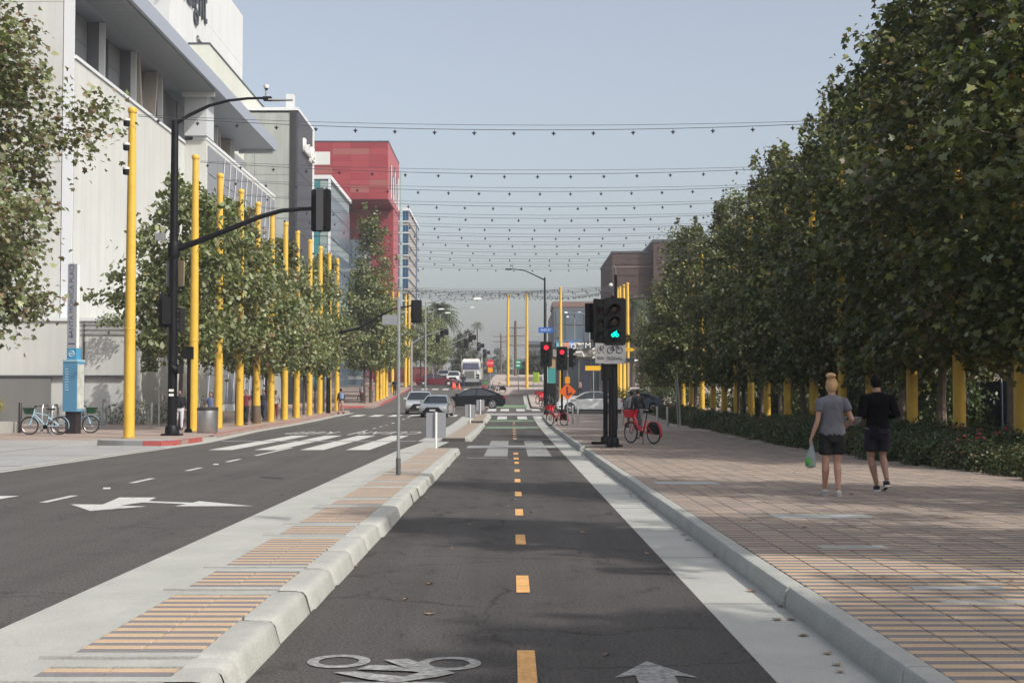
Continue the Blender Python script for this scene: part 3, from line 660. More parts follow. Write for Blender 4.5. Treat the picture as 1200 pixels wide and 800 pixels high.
# ================================================================== yellow poles and strings of lights
def pole_proto(extra=False):
    t = thing('yellow_pole', 'tall yellow pole', 'pole', group='yellow poles along the street')
    MB().lathe([(.19, 0), (.183, 1.5), (.180, 3.8), (.158, 7.6), (.128, 11.35)], n=20).build('shaft', yellow, t)
    MB().lathe([(.15, 11.32), (.16, 11.36), (.16, 11.45), (.13, 11.5), (.05, 11.53)], n=20).build('cap', yellow, t)
    MB().lathe([(.181, 3.72), (.187, 3.74), (.187, 3.80), (.18, 3.82)], n=20).build('collar', yellow, t)
    MB().lathe([(.26, 0), (.26, .03), (.2, .035)], n=20).build('base_plate', mat('yellow_base', (.40, .27, .05), .6, var=.2, vscale=6), t)
    for k in range(4): a = PI / 4 + k * PI / 2; MB().lathe([(.022, .03), (.022, .07), (.01, .075)], (math.cos(a) * .225, math.sin(a) * .225, 0), 6).build('anchor_bolt', galv, t)
    return t
YP = pole_proto()
LEFT = [(-13.25, 49.3)] + [(-13.2, d) for d in (59, 64, 69, 73.6, 78, 82.7, 87.3, 92.8, 97.8, 102.6, 107.3)] + [(-13.2, 139), (-13.2, 143), (-13.2, 146), (-13.2, 149.5), (-13.2, 157), (-13.2, 165), (-13.1, 175), (-13.1, 181)]
RIGHT = [(13.35, d) for d in (37.3, 42.5, 47.5, 53, 57.5, 63, 69, 74.5, 79.5, 84.6, 89.5, 94.5, 100, 106, 111)] + [(11.15, 137), (11.1, 141), (11.1, 146), (11.2, 150.5), (11.5, 156)]
MIDR = [(-.5, 179, 'thin'), (1.8, 171.5, 'thin'), (5.06, 148, 'thin')]
for i, (x, y) in enumerate(LEFT):
    lab = f'yellow pole, {nth(i)} in the kerbside row by the mall' if i < 12 else f'yellow pole beyond the cross street, {nth(i-12)} by the red-painted kerb'
    o = place(YP, USED, (x, y, g(y) + .15), 0, lab); USED[YP.name] = 1
    if i == 0: FIRSTP = o
    if i == 0 and 0:
        for z in (10.95, 10.1, 9.25):
            m = MB(); m.use(black_metal).lathe([(.05, -.02), (.12, 0), (.13, .22), (.03, .25)], (-.17, -.08, z - .1), 12); m.use(white_paint).lathe([(.13, .17), (.135, .2), (.13, .23)], (-.17, -.08, z - .02), 12)
            if z < 10.9: m.build('spotlight', None, o)
            else: MB().lathe([(.05, -.02), (.12, 0), (.13, .16), (.03, .2)], (-.21, -.12, z), 12).build('spotlight', black_metal, o)
    if i == 4: WRAPP = o
for i, (x, y) in enumerate(RIGHT):
    lab = f'yellow pole, {nth(i)} in the row rising from the rose hedge' if i < 15 else f'yellow pole beside the brown brick building, {nth(i-15)}'
    place(YP, USED, (x, y, g(y) + .15), 0, lab)
for (x, y, _), lab in zip(MIDR, ('lone slim yellow pole at the end of the bike lane, by the stop sign', 'slim yellow pole on the plaza edge beside the green sign', 'yellow pole rising behind the red traffic lights')):
    place(YP, USED, (x, y, g(y) + .15), 0, lab)
for z in (10.95, 10.1, 9.25):
    m = MB(); m.use(black_metal).lathe([(.05, -.02), (.12, 0), (.13, .22), (.03, .25)], (-.17, -.08, z - .1), 12); m.use(white_paint).lathe([(.132, .17), (.137, .2), (.132, .24), (.03, .255)], (-.17, -.08, z - .1), 12); m.build('spotlight', None, FIRSTP)
MB().lathe([(.215, 0), (.225, .1), (.22, .85), (.2, .95)], n=14).build('timber_wrap', wood_dark, WRAPP)
wire_m = mat('cable', (.07, .07, .075), .6)
lamp_m = mat('pendant_lamp_metal', (.03, .028, .04), .5)
def bulb_mesh():
    m = MB(); m.lathe([(.012, .10), (.012, .045), (.03, .04), (.045, .0), (.10, -.035), (.1, -.045), (.035, -.05), (.04, -.09), (.02, -.13), (.004, -.135)], n=8)
    for k in range(4):
        a = PI / 4 + k * PI / 2; m.tube([(0, 0, .0), (math.cos(a) * .11, math.sin(a) * .11, -.005)], .01, 4)
    return m.mesh('lamp', lamp_m)
BM = bulb_mesh()
def string(A, B, label, sag=.5, n=None, big=1.0):
    A = Vector(A); B = Vector(B); t = thing('light_string', label, 'string of lights', A, group='strings of lights across the street')
    D = B - A; N = 24; P = [D * (k / N) + Vector((0, 0, -sag * 4 * (k / N) * (1 - k / N))) for k in range(N + 1)]
    MB().tube(P, .011 * big, 4).build('cable', wire_m, t)
    Q = [D * (k / N) + Vector((0, 0, .05 - sag * .72 * 4 * (k / N) * (1 - k / N))) for k in range(N + 1)]
    MB().tube(Q, .008 * big, 4).build('support_wire', wire_m, t)
    n = n or int(D.length / 1.335); off = wr.uniform(.2, .8)
    for k in range(n):
        u = (k + off) / n; o = link('lamp', BM, t, D * u + Vector((0, 0, -.1 - sag * 4 * u * (1 - u)))); o.scale = (.74 * big,) * 3; o.rotation_euler = (0, 0, wr.uniform(0, 1))
zt = lambda y, h=11.35: g(y) + .15 + h
for i, (x, y) in enumerate(LEFT[:12]):
    j = min(range(15), key=lambda k: abs(RIGHT[k][1] - y)); X, Y = RIGHT[j]
    string((x + .2, y, zt(y) - .15), (X - .2, y + (Y - y) * .25, zt(Y) - .35), f'string of small dark lamps across the street, {nth(i)} from the camera side', .42)
FARS = [((-13, 139), (11.1, 137)), ((-13, 143), (11, 141)), ((-13, 146), (11, 146)), ((-13, 149.5), (11.1, 150.5)), ((-13, 157), (5.06, 148)), ((-13, 165), (5.06, 148)), ((-13, 165), (1.8, 171.5)), ((-13, 175), (-.5, 179)), ((-.5, 179), (11.4, 156)), ((1.8, 171.5), (11.4, 156)), ((1.8, 171.5), (11.1, 150.5))]
for i, ((x, y), (X, Y)) in enumerate(FARS):
    string((x, y, zt(y) - .1), (X, Y, zt(Y) - .1), f'far string of lamps beyond the cross street, {nth(i)} of that group', .5, big=1.25)

# ================================================================== traffic signals, lamps, signs
red_l = mat('red_signal_light', (.9, .02, .03), .4, emit=(1, .02, .04), es=1.6)
green_l = mat('green_signal_light', (.02, .8, .6), .4, emit=(.0, 1, .68), es=1.1)
red_off = mat('dark_red_lens', (.05, .01, .01), .15); amb_off = mat('dark_amber_lens', (.05, .025, .012), .15); grn_off = mat('dark_green_lens', (.01, .03, .025), .15)
def visor(c, r=.13, L=.22):
    m = MB(); n = 14; vs = []
    for k in range(n + 1):
        a = R(-25) + R(230) * k / n; ca, sa = math.cos(a), math.sin(a)
        for rr, yy in ((r, 0), (r, -L * (.55 + .45 * max(0, sa))), (r + .008, -L * (.55 + .45 * max(0, sa))), (r + .008, 0)): vs.append((c[0] + rr * ca, c[1] + yy, c[2] + rr * sa))
    fs = []
    for k in range(n):
        for j in range(4): fs.append((4 * k + j, 4 * k + (j + 1) % 4, 4 * k + 4 + (j + 1) % 4, 4 * k + 4 + j))
    m.add(vs, fs); return m
def head(parent, loc, rz=0, lit=None, n=3, plate=True, s=1.0, bike=False, name='signal_head'):
    """signal head facing local -Y, centre at loc"""
    h = n * .33
    b = MB(); b.box(-.16, .16, -.02, .2, -h / 2, h / 2)
    if plate:
        w, q, e = .29, h / 2 + .13, .05; b.prism([(-w + e, -q), (w - e, -q), (w, -q + e), (w, q - e), (w - e, q), (-w + e, q), (-w, q - e), (-w, -q + e)], .0, .025, 'XZ')
    o = b.build(name, dark_plastic, parent, loc, rz); o.scale = (s, s, s)
    for k in range(n):
        z = h / 2 - .165 - .33 * k; on = lit == k
        m_ = (red_l if k == 0 else green_l) if on else (red_off, amb_off, grn_off)[min(k, 2)]
        if bike and on:
            L = MB(); L.torus((-.05, -.045, z - .03), .042, .012, 'Y', 14, 4); L.torus((.05, -.045, z - .03), .042, .012, 'Y', 14, 4)
            L.tube([(-.05, -.045, z - .03), (-.02, -.045, z + .05), (.035, -.045, z + .05), (0, -.045, z - .03), (-.02, -.045, z + .05)], .012, 4); L.tube([(.05, -.045, z - .03), (.03, -.045, z + .08), (.05, -.045, z + .085)], .011, 4); L.ball((0, -.045, z + .0), .032, 8, 6)
            L.build('lens', m_, o)
        else: MB().lathe([(.115, -.03), (.11, -.04), (.06, -.055), (.01, -.06)], (0, 0, z), 14, 'Y').build('lens', m_, o)
        visor((0, -.02, z)).build('visor', dark_plastic, o)
    return o
# --- large pole by the mall with mast arm and luminaire
t = thing('traffic_signal', 'tall black signal pole with curved mast arm and street lamp by the trash can', 'traffic signal', (-12.55, 52.6, g(52.6) + .15)); O = t.location
def rel(px, py, Y): v = pt(px, py, Y) - O; return v
MB().tube([(0, 0, 0), (0, 0, 5), (0, 0, 11.7)], [.18, .165, .13], 16).build('pole', black_metal, t)
m = MB(); m.prism([(-.34, -.34), (.34, -.34), (.34, .34), (-.34, .34)], 0, .07); m.lathe([(.27, .07), (.26, .3), (.2, .38)], n=12); m.build('base', black_metal, t)
for z in (1.45, 1.62): MB().box(-.09, .09, -.178, -.172, z, z + .09).build('sticker', white_paint, t)
pts = [rel(x, y, 52.6) for x, y in ((205, 293), (240, 280), (275, 266), (305, 254), (330, 247), (352, 245), (380, 244))]
MB().tube(pts, [.12, .11, .10, .09, .08, .075, .07], 10).build('mast_arm', black_metal, t)
MB().lathe([(.21, -.28), (.23, -.2), (.23, .2), (.21, .28)], (0, 0, pts[0].z), 14).build('arm_clamp', black_metal, t)
ap = [rel(x, y, 52.6) for x, y in ((204, 146), (222, 135), (245, 124), (268, 118), (290, 115.5), (312, 115))]
MB().tube(ap, [.075, .07, .06, .055, .05, .045], 8).build('lamp_arm', black_metal, t)
e = ap[-1]; m = MB(); m.box(e.x - .1, e.x + .2, -.12, .12, e.z - .1, e.z + .04); m.build('lamp_bracket', black_metal, t)
MB().hexa([(e.x + .1, -.16, e.z - .10), (e.x + .98, -.1, e.z - .09), (e.x + .98, .1, e.z - .09), (e.x + .1, .16, e.z - .10)], [(e.x + .1, -.14, e.z - .05), (e.x + .98, -.08, e.z - .055), (e.x + .98, .08, e.z - .055), (e.x + .1, .14, e.z - .05)]).build('luminaire', galv, t)
m = MB(); m.use(galv).tube([(e.x - .02, 0, e.z), (e.x - .02, 0, e.z + .45)], .03, 6); m.use(white_paint).lathe([(.02, .5), (.10, .48), (.11, .42), (.08, .36)], (e.x, 0, e.z), 12); m.use(glass_dark).ball((e.x, 0, e.z + .36), .075); m.build('camera_dome', None, t)
h = head(t, (pts[-1].x - .1, -.1, pts[-1].z - .1), PI, None, 3, True, 1.27)
m = MB(); m.box(-.1, .1, .3, .36, -.62, .62); m.build('rear_bracket', mat('faded_black', (.05, .05, .055), .6), h); m2 = MB(); m2.box(-.02, .02, .18, .3, -.1, .1); m2.build('rear_bracket', black_metal, h)
# side heads and sign backs on the pole
zz = zat(364, 52.6) - O.z
h = head(t, (-.24, -.05, zz), PI + .25, None, 3, True, 1.0); head(t, (.2, .12, zz - .35), PI / 2 + 3.6, None, 3, False, .9)
zz = zat(320, 52.6) - O.z
MB().cbox((-.1, .2, zz), (.45, .02, .95), .5).build('sign_back', sign_grey, t); MB().cbox((.22, .15, zz), (.40, .02, .95), -.6).build('sign_back', mat('tan_sign_back', (.42, .33, .22), .6), t)
MB().box(-.7, -.3, -.02, .0, zat(282, 52.6) - O.z, zat(276, 52.6) - O.z + .1).build('detector', galv, t)
head(t, (.16, -.1, zat(432, 52.6) - O.z), -1.0, None, 1, False, 1.1, name='pedestrian_signal')
# --- short pole with pedestrian signal behind the trash can
t = thing('pedestrian_signal', 'slim black pole with a pedestrian signal box between two yellow poles', 'pedestrian signal', (xat(221, 57.5), 57.5, .16))
MB().tube([(0, 0, 0), (0, 0, 3.0)], .075, 12).build('pole', black_metal, t); MB().lathe([(.16, 0), (.15, .1), (.1, .16)], n=12).build('base', black_metal, t)
m = MB(); m.box(-.16, .16, -.14, .14, 2.95, 3.42); m.build('signal_box', dark_plastic, t); MB().box(-.2, .2, -.17, .0, 3.42, 3.45).build('hood', dark_plastic, t)
# --- bike signal by the walkway
for lab, px, Y, hx, rot, lit, sg in (('black pole with the green-lit bicycle signal and its grey BICYCLE SIGNAL sign', 719.5, 40.7, .02, 0, 2, True), ('thinner black pole whose bicycle signal is turned away, just behind the green one', 709.5, 42.6, -.18, .95, None, True)):
    t = thing('bicycle_signal', lab, 'traffic signal', (xat(px, Y), Y, .152)); r_ = .088 if lit else .07
    MB().tube([(0, 0, 0), (0, 0, 4.3)], r_, 14).build('pole', black_metal, t)
    m = MB(); m.prism([(-.23, -.23), (.23, -.23), (.23, .23), (-.23, .23)], 0, .05) if lit else m.box(-.42, .2, -.12, .12, 0, .08); m.lathe([(.15, .05), (.14, .2), (.1, .25)], n=12); m.build('base', black_metal, t)
    zc = zat(377, Y) - .152
    h = head(t, (hx, -.16, zc), rot, lit, 3, True, 1.08, bike=True)
    if not lit: MB().box(-.28, .28, .15, .3, -.3, .5).build('rear_box', dark_plastic, h)
    zs = zat(414, Y) - .152; M = Matrix.Translation((hx + (.0 if lit else .06), -.15, zs)) @ Matrix.Rotation(rot * .9, 4, 'Z')
    pl = MB().prism([(-.31, -.3), (.31, -.3), (.31, .3), (-.31, .3)], 0, .012, 'XZ', M).build('sign', mat('signal_sign_face', (.27, .27, .275), .5), t)
    ink = mat('sign_ink', (.04, .04, .045), .6)
    m = MB(); s_ = M @ Matrix.Translation((0, -.008, .09)); tmp = MB(); tmp.torus((-.13, 0, 0), .085, .009, 'Y', 18, 4); tmp.torus((.13, 0, 0), .085, .009, 'Y', 18, 4); tmp.tube([(-.13, 0, 0), (-.06, 0, .11), (.07, 0, .11), (-.01, 0, 0), (-.13, 0, 0)], .009, 4); tmp.tube([(-.01, 0, 0), (-.06, 0, .11), (-.075, 0, .14)], .009, 4); tmp.tube([(.13, 0, 0), (.06, 0, .15), (.1, 0, .16)], .009, 4)
    m.add([s_ @ Vector(v) for v in tmp.v], tmp.f); m.build('bicycle_symbol', ink, t)
    text('SIGNAL', .135, ink, t, M @ Matrix.Translation((0, -.006, -.15)) @ FRONT, depth=.002, sx=1.02)
    m = MB(); m.box(-.1, .1, -.02, .2, 1.95, 2.75) if lit else m.box(-.12, .12, -.05, .12, 1.9, 2.7); m.build('control_box', dark_plastic, t)
t = thing('conduit_post', 'thin black conduit post between the two bicycle signal poles', 'post', (xat(715, 41.6), 41.6, .152)); MB().tube([(0, 0, 0), (0, 0, 3.9)], .05, 10).build('post', black_metal, t); MB().lathe([(.12, 0), (.11, .1), (.05, .12)], n=10).build('base', black_metal, t)
t = thing('lamp_post', 'slim dark lamp post with a short hooked top behind the bicycle signal', 'street lamp', (xat(722, 62), 62, .17))
MB().tube([(0, 0, 0), (0, 0, zat(322, 62) - .17)], .07, 10).build('pole', black_metal, t); z = zat(322, 62) - .17
MB().tube([(0, 0, z), (-.02, -.1, z + .25), (-.08, -.2, z + .4)], [.04, .03, .02], 8).build('arm', galv, t); MB().ball((-.22, 0, zat(334, 62) - .17), .09).build('camera_dome', white_paint, t)
# --- red lights
for lab, px, Y, pc, s, posty in (('red-lit signal on the pole under the blue street name sign', 640, 96, 415, 1.35, 0), ('red-lit signal in front of the yellow pole, by the storefronts', 658.5, 97.5, 420, 1.3, 0)):
    t = thing('traffic_signal', lab, 'traffic signal', (xat(px, Y), Y, g(Y) + .15)); z0 = t.location.z
    MB().tube([(0, 0, 0), (0, 0, zat(pc, Y) - z0 + .7)], .075, 10).build('pole', black_metal, t); MB().lathe([(.17, 0), (.15, .2), (.08, .25)], n=10).build('base', black_metal, t)
    head(t, (0, -.2, zat(pc, Y) - z0), 0, 0, 3, True, s)
    if px > 650:
        hh = head(t, (.75, 0, zat(pc, Y) - z0 + .05), 1.5, None, 3, True, s); MB().box(.1, .5, -.03, .03, zat(pc, Y) - z0 + .3, zat(pc, Y) - z0 + .36).build('bracket', black_metal, t)
    else: MB().box(.12, .62, -.1, .02, zat(449, Y) - z0, zat(431, Y) - z0).build('pedestrian_box', mat('teal_box', (.05, .28, .27), .5), t)
# --- black street lamp with blue street name sign
Y = 121; t = thing('street_lamp', 'tall black street lamp with curved arm and a blue street name sign', 'street lamp', (xat(638.5, Y), Y, g(Y) + .15)); z0 = t.location.z; q = lambda x, y: pt(x, y, Y) - t.location
MB().tube([(0, 0, 0), (0, 0, zat(325, Y) - z0)], [.12, .075], 10).build('pole', black_metal, t)
MB().tube([q(638, 328), q(628, 323), q(615, 317), q(604, 315.5), q(598, 315.5)], [.06, .05, .045, .04, .04], 8).build('arm', black_metal, t)
e = q(597, 315.5); MB().box(e.x - .35, e.x + .2, -.1, .1, e.z - .06, e.z + .06).build('luminaire', black_metal, t); MB().tube([q(601, 315), q(601, 309)], .02, 5).build('sensor', black_metal, t)
a, b = q(631, 390), q(648, 383.5); MB().box(a.x, b.x, -.14, -.1, a.z, b.z).build('street_name_sign', mat('sign_blue', (.02, .12, .42), .5), t)
text('2ND ST', .26, white_paint, t, Matrix.Translation(((a.x + b.x) / 2, -.145, (a.z + b.z) / 2)) @ FRONT, depth=.003)
# --- signal on a mast arm on the mall side, seen from behind
Y = 100; t = thing('traffic_signal', 'dark signal on a curved arm showing its back, among the far trees by the mall', 'traffic signal', (-12.9, Y, g(Y) + .15)); z0 = t.location.z; q = lambda x, y: pt(x, y, Y) - t.location
MB().tube([(0, 0, 0), (0, 0, 8.2)], [.16, .11], 10).build('pole', black_metal, t)
MB().tube([(0, 0, q(400, 392).z), q(420, 385), q(443, 371), q(462, 362), q(488, 357)], [.1, .09, .08, .06, .05], 8).build('mast_arm', black_metal, t)
head(t, tuple(q(488, 365)), PI, None, 3, True, 1.3)
a, b = q(448, 380.5), q(469, 369); MB().box(a.x, b.x, -.03, 0, a.z, b.z).build('street_name_sign', sign_grey, t)
# --- grey sign posts on the island
t = thing('sign_post', 'bare grey steel post standing on the island beside the bike lane', 'post', (xat(467, 25.4), 25.4, .152)); MB().tube([(0, 0, 0), (0, 0, .5), (.0, 0, 3.17)], [.036, .03, .03], 8).build('post', galv, t); MB().tube([(0, 0, 0), (0, 0, .3)], .043, 8).build('sleeve', mat('dark_galvanised', (.12, .12, .12), .6, metal=.4), t)
MB().hexa([(-.012, -.01, 2.55), (.0, -.31, 2.55), (.006, -.31, 2.55), (-.006, -.01, 2.55)], [(-.012, -.01, 3.15), (.0, -.31, 3.15), (.006, -.31, 3.15), (-.006, -.01, 3.15)]).build('sign', galv, t)
for i, (px, py, Y, zb) in enumerate(((511, 525, 39.1, .16), (551, 497.5, 76, .25), (563, 485, 96, .45))):
    t = thing('keep_right_sign', ('low white post with a grey sign back at the near island tip', 'low white post with a grey sign back on the second island', 'small white post with a grey sign back by the black sedan')[i], 'sign', (xat(px, Y), Y, g(Y) + .152))
    MB().tube([(0, 0, 0), (0, 0, 1.0)], .034, 8).build('post', white_paint, t); MB().box(-.27, .27, .035, .05, .28, .98).build('sign_plate', mat('sign_back_pale', (.25, .26, .28), .55, var=.05), t)
# --- orange work sign
Y = 69; t = thing('work_sign', 'orange diamond road work sign with a small orange plate on a grey post', 'sign', (xat(665, Y), Y, g(Y) + .152)); z0 = t.location.z
MB().tube([(0, 0, 0), (0, 0, 2.55)], .035, 8).build('post', galv, t); zc = zat(458.5, Y) - z0; M = Matrix.Translation((0, -.05, zc))
MB().prism([(0, -.40), (.42, 0), (0, .40), (-.42, 0)], 0, .012, 'XZ', M).build('sign', mat('sign_orange', (.72, .12, .015), .55), t)
m = MB(); m.box(-.05, .03, -.06, -.052, zc - .18, zc + .1); m.ball((-.01, -.056, zc + .17), .055, 8, 6, (1, .1, 1)); m.hexa([(.02, -.06, zc - .2), (.24, -.06, zc - .1), (.24, -.052, zc - .1), (.02, -.052, zc - .2)], [(.06, -.06, zc - .08), (.2, -.06, zc - .03), (.2, -.052, zc - .03), (.06, -.052, zc - .08)]); m.build('symbol', mat('sign_ink', (.04, .04, .045)), t)
MB().box(-.12, .12, -.055, -.04, zat(449, Y) - z0, zat(441.5, Y) - z0).build('flag_plate', mat('amber_plate', (.8, .30, .01), .5), t)
# --- stop sign
Y = 150; t = thing('stop_sign', 'red octagonal stop sign above an orange plate beside the white truck', 'sign', (xat(574.5, Y), Y, g(Y) + .1)); z0 = t.location.z
MB().tube([(0, 0, 0), (0, 0, 3.0)], .035, 6).build('post', galv, t); zc = zat(425.5, Y) - z0
octo = [(.42 * math.cos(R(22.5 + 45 * k)), .42 * math.sin(R(22.5 + 45 * k))) for k in range(8)]
M = Matrix.Translation((0, -.05, zc)); MB().prism(octo, 0, .012, 'XZ', M).build('sign', mat('stop_red', (.62, .02, .03), .5), t)
text('STOP', .27, white_paint, t, Matrix.Translation((0, -.055, zc)) @ FRONT, depth=.003)
MB().box(-.25, .25, -.06, -.045, zc - .95, zc - .45).build('plate', mat('amber_plate', (.8, .3, .01)), t)
# --- green guide sign
Y = 158; t = thing('guide_sign', 'small green guide sign on a thin post between the slim yellow poles', 'sign', (xat(607.5, Y), Y, g(Y) + .15)); z0 = t.location.z
MB().tube([(0, 0, 0), (0, 0, zat(422, Y) - z0)], .04, 6).build('post', galv, t); MB().box(-.33, .33, -.06, -.04, zat(432, Y) - z0, zat(421.5, Y) - z0).build('sign', mat('sign_green', (.01, .22, .14), .5), t)
m = MB(); m.box(-.2, .2, -.066, -.06, zat(425, Y) - z0, zat(423.5, Y) - z0); m.box(-.22, .15, -.066, -.06, zat(429, Y) - z0, zat(427.5, Y) - z0); m.build('lettering', white_paint, t)
# --- small plates beside the bicycle signal
for lab, x0, x1, y0, y1, Y, mm in (('yellow arrow plate on the yellow poles by the brick building', 727, 744, 411.5, 407.5, 136, mat('sign_yellow', (.62, .36, .01), .5)), ('dark street name plate with a white arrow tip by the yellow poles', 725, 750, 424.5, 419.5, 136, mat('sign_dark', (.02, .02, .03), .5)), ('yellow directional plate in front of the dark storefront', 686, 705, 434, 428.5, 150, mat('sign_yellow', (.62, .36, .01), .5))):
    xc = (x0 + x1) / 2; t = thing('direction_sign', lab, 'sign', (xat(xc, Y), Y, g(Y) + .15)); z0 = t.location.z; hw = (x1 - x0) / 2 / F * Y
    MB().tube([(0, 0, 0), (0, 0, zat(y1, Y) - z0)], .05, 6).build('post', galv, t)
    MB().prism([(-hw, zat(y0, Y) - z0), (hw * .75, zat(y0, Y) - z0), (hw, zat((y0 + y1) / 2, Y) - z0), (hw * .75, zat(y1, Y) - z0), (-hw, zat(y1, Y) - z0)], -.08, -.06, 'XZ').build('sign', mm, t)
    if 'dark' in lab[:5]: MB().prism([(hw * .5, zat(423.5, Y) - z0), (hw * .9, zat(422, Y) - z0), (hw * .5, zat(420.5, Y) - z0)], -.09, -.085, 'XZ').build('arrow', white_paint, t)
# ================================================================== street furniture
def bollard(lab, px, Y, h=.95, m_=steel, r=.055, gp=None):
    t = thing('bollard', lab, 'bollard', (xat(px, Y), Y, g(Y) + .15), group=gp); MB().lathe([(r, 0), (r, h - .02), (r * .8, h)], n=14).build('post', m_, t); MB().lathe([(r * 1.7, 0), (r * 1.7, .015), (r, .03)], n=14).build('foot', m_, t)
for px, Y, lab in ((671, 73, 'steel bollard behind the second red bicycle'), (677, 69, 'steel bollard just behind the orange diamond sign'), (729.5, 68.5, 'steel bollard between the black signal poles and the cyclist in black'), (770, 70, 'steel bollard nearer the cyclist of the pair by the hedge'), (782, 67, 'steel bollard by the hedge end, beside the thin sapling')): bollard(lab, px, Y)
bollard('squat black bollard by the low planter and blue bikes', 24, 56.5, 1.2, mat('brown_black', (.03, .02, .022), .5), .07)
bollard('steel post in front of the white wall beyond the blue kiosk', 122.5, 68, 1.3, galv, .1); bollard('slender steel bollard beside the black signal pole', 178, 67, 1.15); bollard('slender steel post beside the vine and the black signal pole', 186.5, 68, 1.9, steel, .04)
for px, Y, lab in ((53, 55.6, 'steel cycle hoop by the rear wheel of the blue bicycle'), (64.5, 55.3, 'steel cycle hoop between the two blue bicycles')):
    t = thing('cycle_rack', lab, 'bike rack', (xat(px, Y), Y, .152)); MB().tube([(0, -.35, 0), (0, -.35, .95), (0, -.25, 1.12), (0, .25, 1.12), (0, .35, .95), (0, .35, 0)], .045, 10).build('hoop', steel, t)
    for y in (-.35, .35): MB().lathe([(.1, 0), (.1, .015), (.05, .03)], (0, y, 0), 12).build('foot', steel, t)
t = thing('litter_bin', 'round brushed steel litter bin with a dark rim beside the yellow pole', 'trash can', (xat(243.5, 56.6), 56.6, .155))
MB().lathe([(.40, .03), (.41, .06), (.41, .88), (.40, .92)], n=28).build('drum', steel, t); MB().lathe([(.415, .90), (.42, .93), (.42, 1.0), (.36, 1.03), (.2, 1.03)], n=28).build('rim', mat('dark_steel', (.08, .08, .085), .4, metal=.6), t); MB().lathe([(.38, 0), (.38, .035)], n=28).build('plinth', black_metal, t)
# kiosk
t = thing('information_kiosk', 'blue wayfinding kiosk with a grey tower lettered SANTA MONICA PLACE', 'kiosk', (xat(86, 55.2), 55.2, .152), R(-13)); zf = lambda y: zat(y, 55.2) - .152
blue_k = mat('kiosk_blue', (.10, .27, .42), .45, var=.04)
MB().box(-.22, .22, -.2, .2, 0, zf(482)).build('base', mat('kiosk_base', (.025, .02, .024), .5), t)
MB().box(-.30, .30, -.28, .28, zf(482), zf(424)).build('map_case', blue_k, t)
MB().box(-.32, .32, -.30, .30, zf(424), zf(421.5)).build('case_lid', mat('kiosk_pale_blue', (.30, .50, .60), .4), t)
MB().box(.301, .312, -.24, .24, zf(479), zf(427)).build('map_panel', mat('map_print', (.50, .52, .47), .3, var=.25, vscale=4), t)
MB().box(-.20, .20, -.18, .18, zf(421.5), zf(408)).build('blue_band', mat('kiosk_mid_blue', (.07, .28, .47), .45), t)
MB().box(-.20, .20, -.18, .0, zf(408), zf(310)).build('tower', mat('kiosk_grey', (.33, .345, .38), .45, var=.03), t); MB().box(.201, .21, -.185, .01, zf(408), zf(310.5)).build('sunlit_edge', white_paint, t)  # the white strip paints sunlight onto the tower's narrow side
ink2 = mat('kiosk_ink', (.08, .09, .16), .6)
text('SANTA MONICA PLACE', .27, ink2, t, Matrix.Translation((-.02, -.184, zf(352))) @ FRONT @ Matrix.Rotation(R(90), 4, 'Z'), depth=.002, spacing=1.02)
text('i', .42, ink2, t, Matrix.Translation((0, -.184, zf(393))) @ FRONT, depth=.002); MB().box(-.14, .14, -.186, -.18, zf(403.5), zf(402)).build('rule', ink2, t)
m = MB(); m.torus((0, -.184, zf(414.5)), .11, .018, 'Y', 16, 4); m.box(-.05, .05, -.19, -.182, zf(415.5), zf(413)); m.build('symbol', mat('pale_ink', (.45, .6, .7), .5), t)
for k in range(9): MB().box(-.2, -.2 + .12 + .02 * (k % 3), -.287, -.281, zf(433 + 3.0 * k), zf(432 + 3.0 * k)).build('listing_line', mat('pale_ink', (.45, .6, .7)), t)
# thin sapling stake, wall posts
t = thing('stake', 'pale thin stake at the end of the hedge', 'post', (xat(794.5, 66), 66, .16)); MB().tube([(0, 0, 0), (-.1, 0, 2.3)], .03, 6).build('post', galv, t)
t = thing('young_tree', 'bare slender sapling trunk leaning at the end of the hedge', 'tree', (xat(797, 68), 68, .16)); MB().tube([(0, 0, 0), (-.05, 0, 1.4), (-.15, 0, 2.6)], [.05, .04, .03], 6).build('trunk', mat('pale_bark', (.35, .33, .3), .8), t); P = rng.normal(size=(120, 3)) * .35 + np.array([-.15, 0, 2.7]); link('crown', leaves('crown', P, .15, OVAL, rng, cols=GREENS_L), t)
# blue lettered fence behind the hedge
t = thing('site_fence', 'blue mesh site fence with large cream curved lettering behind the hedge trees', 'fence', (0, 0, 0))
fb = mat('fence_blue', (.045, .085, .15), .8, var=.25, vscale=2, streak=.2); cream = mat('fence_cream', (.5, .48, .42), .8)
for k in range(24):
    y = 40 + 2.45 * k; o = MB().box(18.0, 18.03, y, y + 2.4, g(y) + .15, g(y) + 2.15).build('panel', fb, t); MB().tube([(17.96, y - .02, g(y)), (17.96, y - .02, g(y) + 2.25)], .03, 6).build('post', galv, t)
    if k in (3, 6, 7):
        text('C' if k == 7 else 'S', 2.5, cream, t, Matrix.Translation((17.97, y + 1.2, g(y) + 1.15)) @ Matrix.Rotation(R(-90), 4, 'Z') @ FRONT, depth=.01)
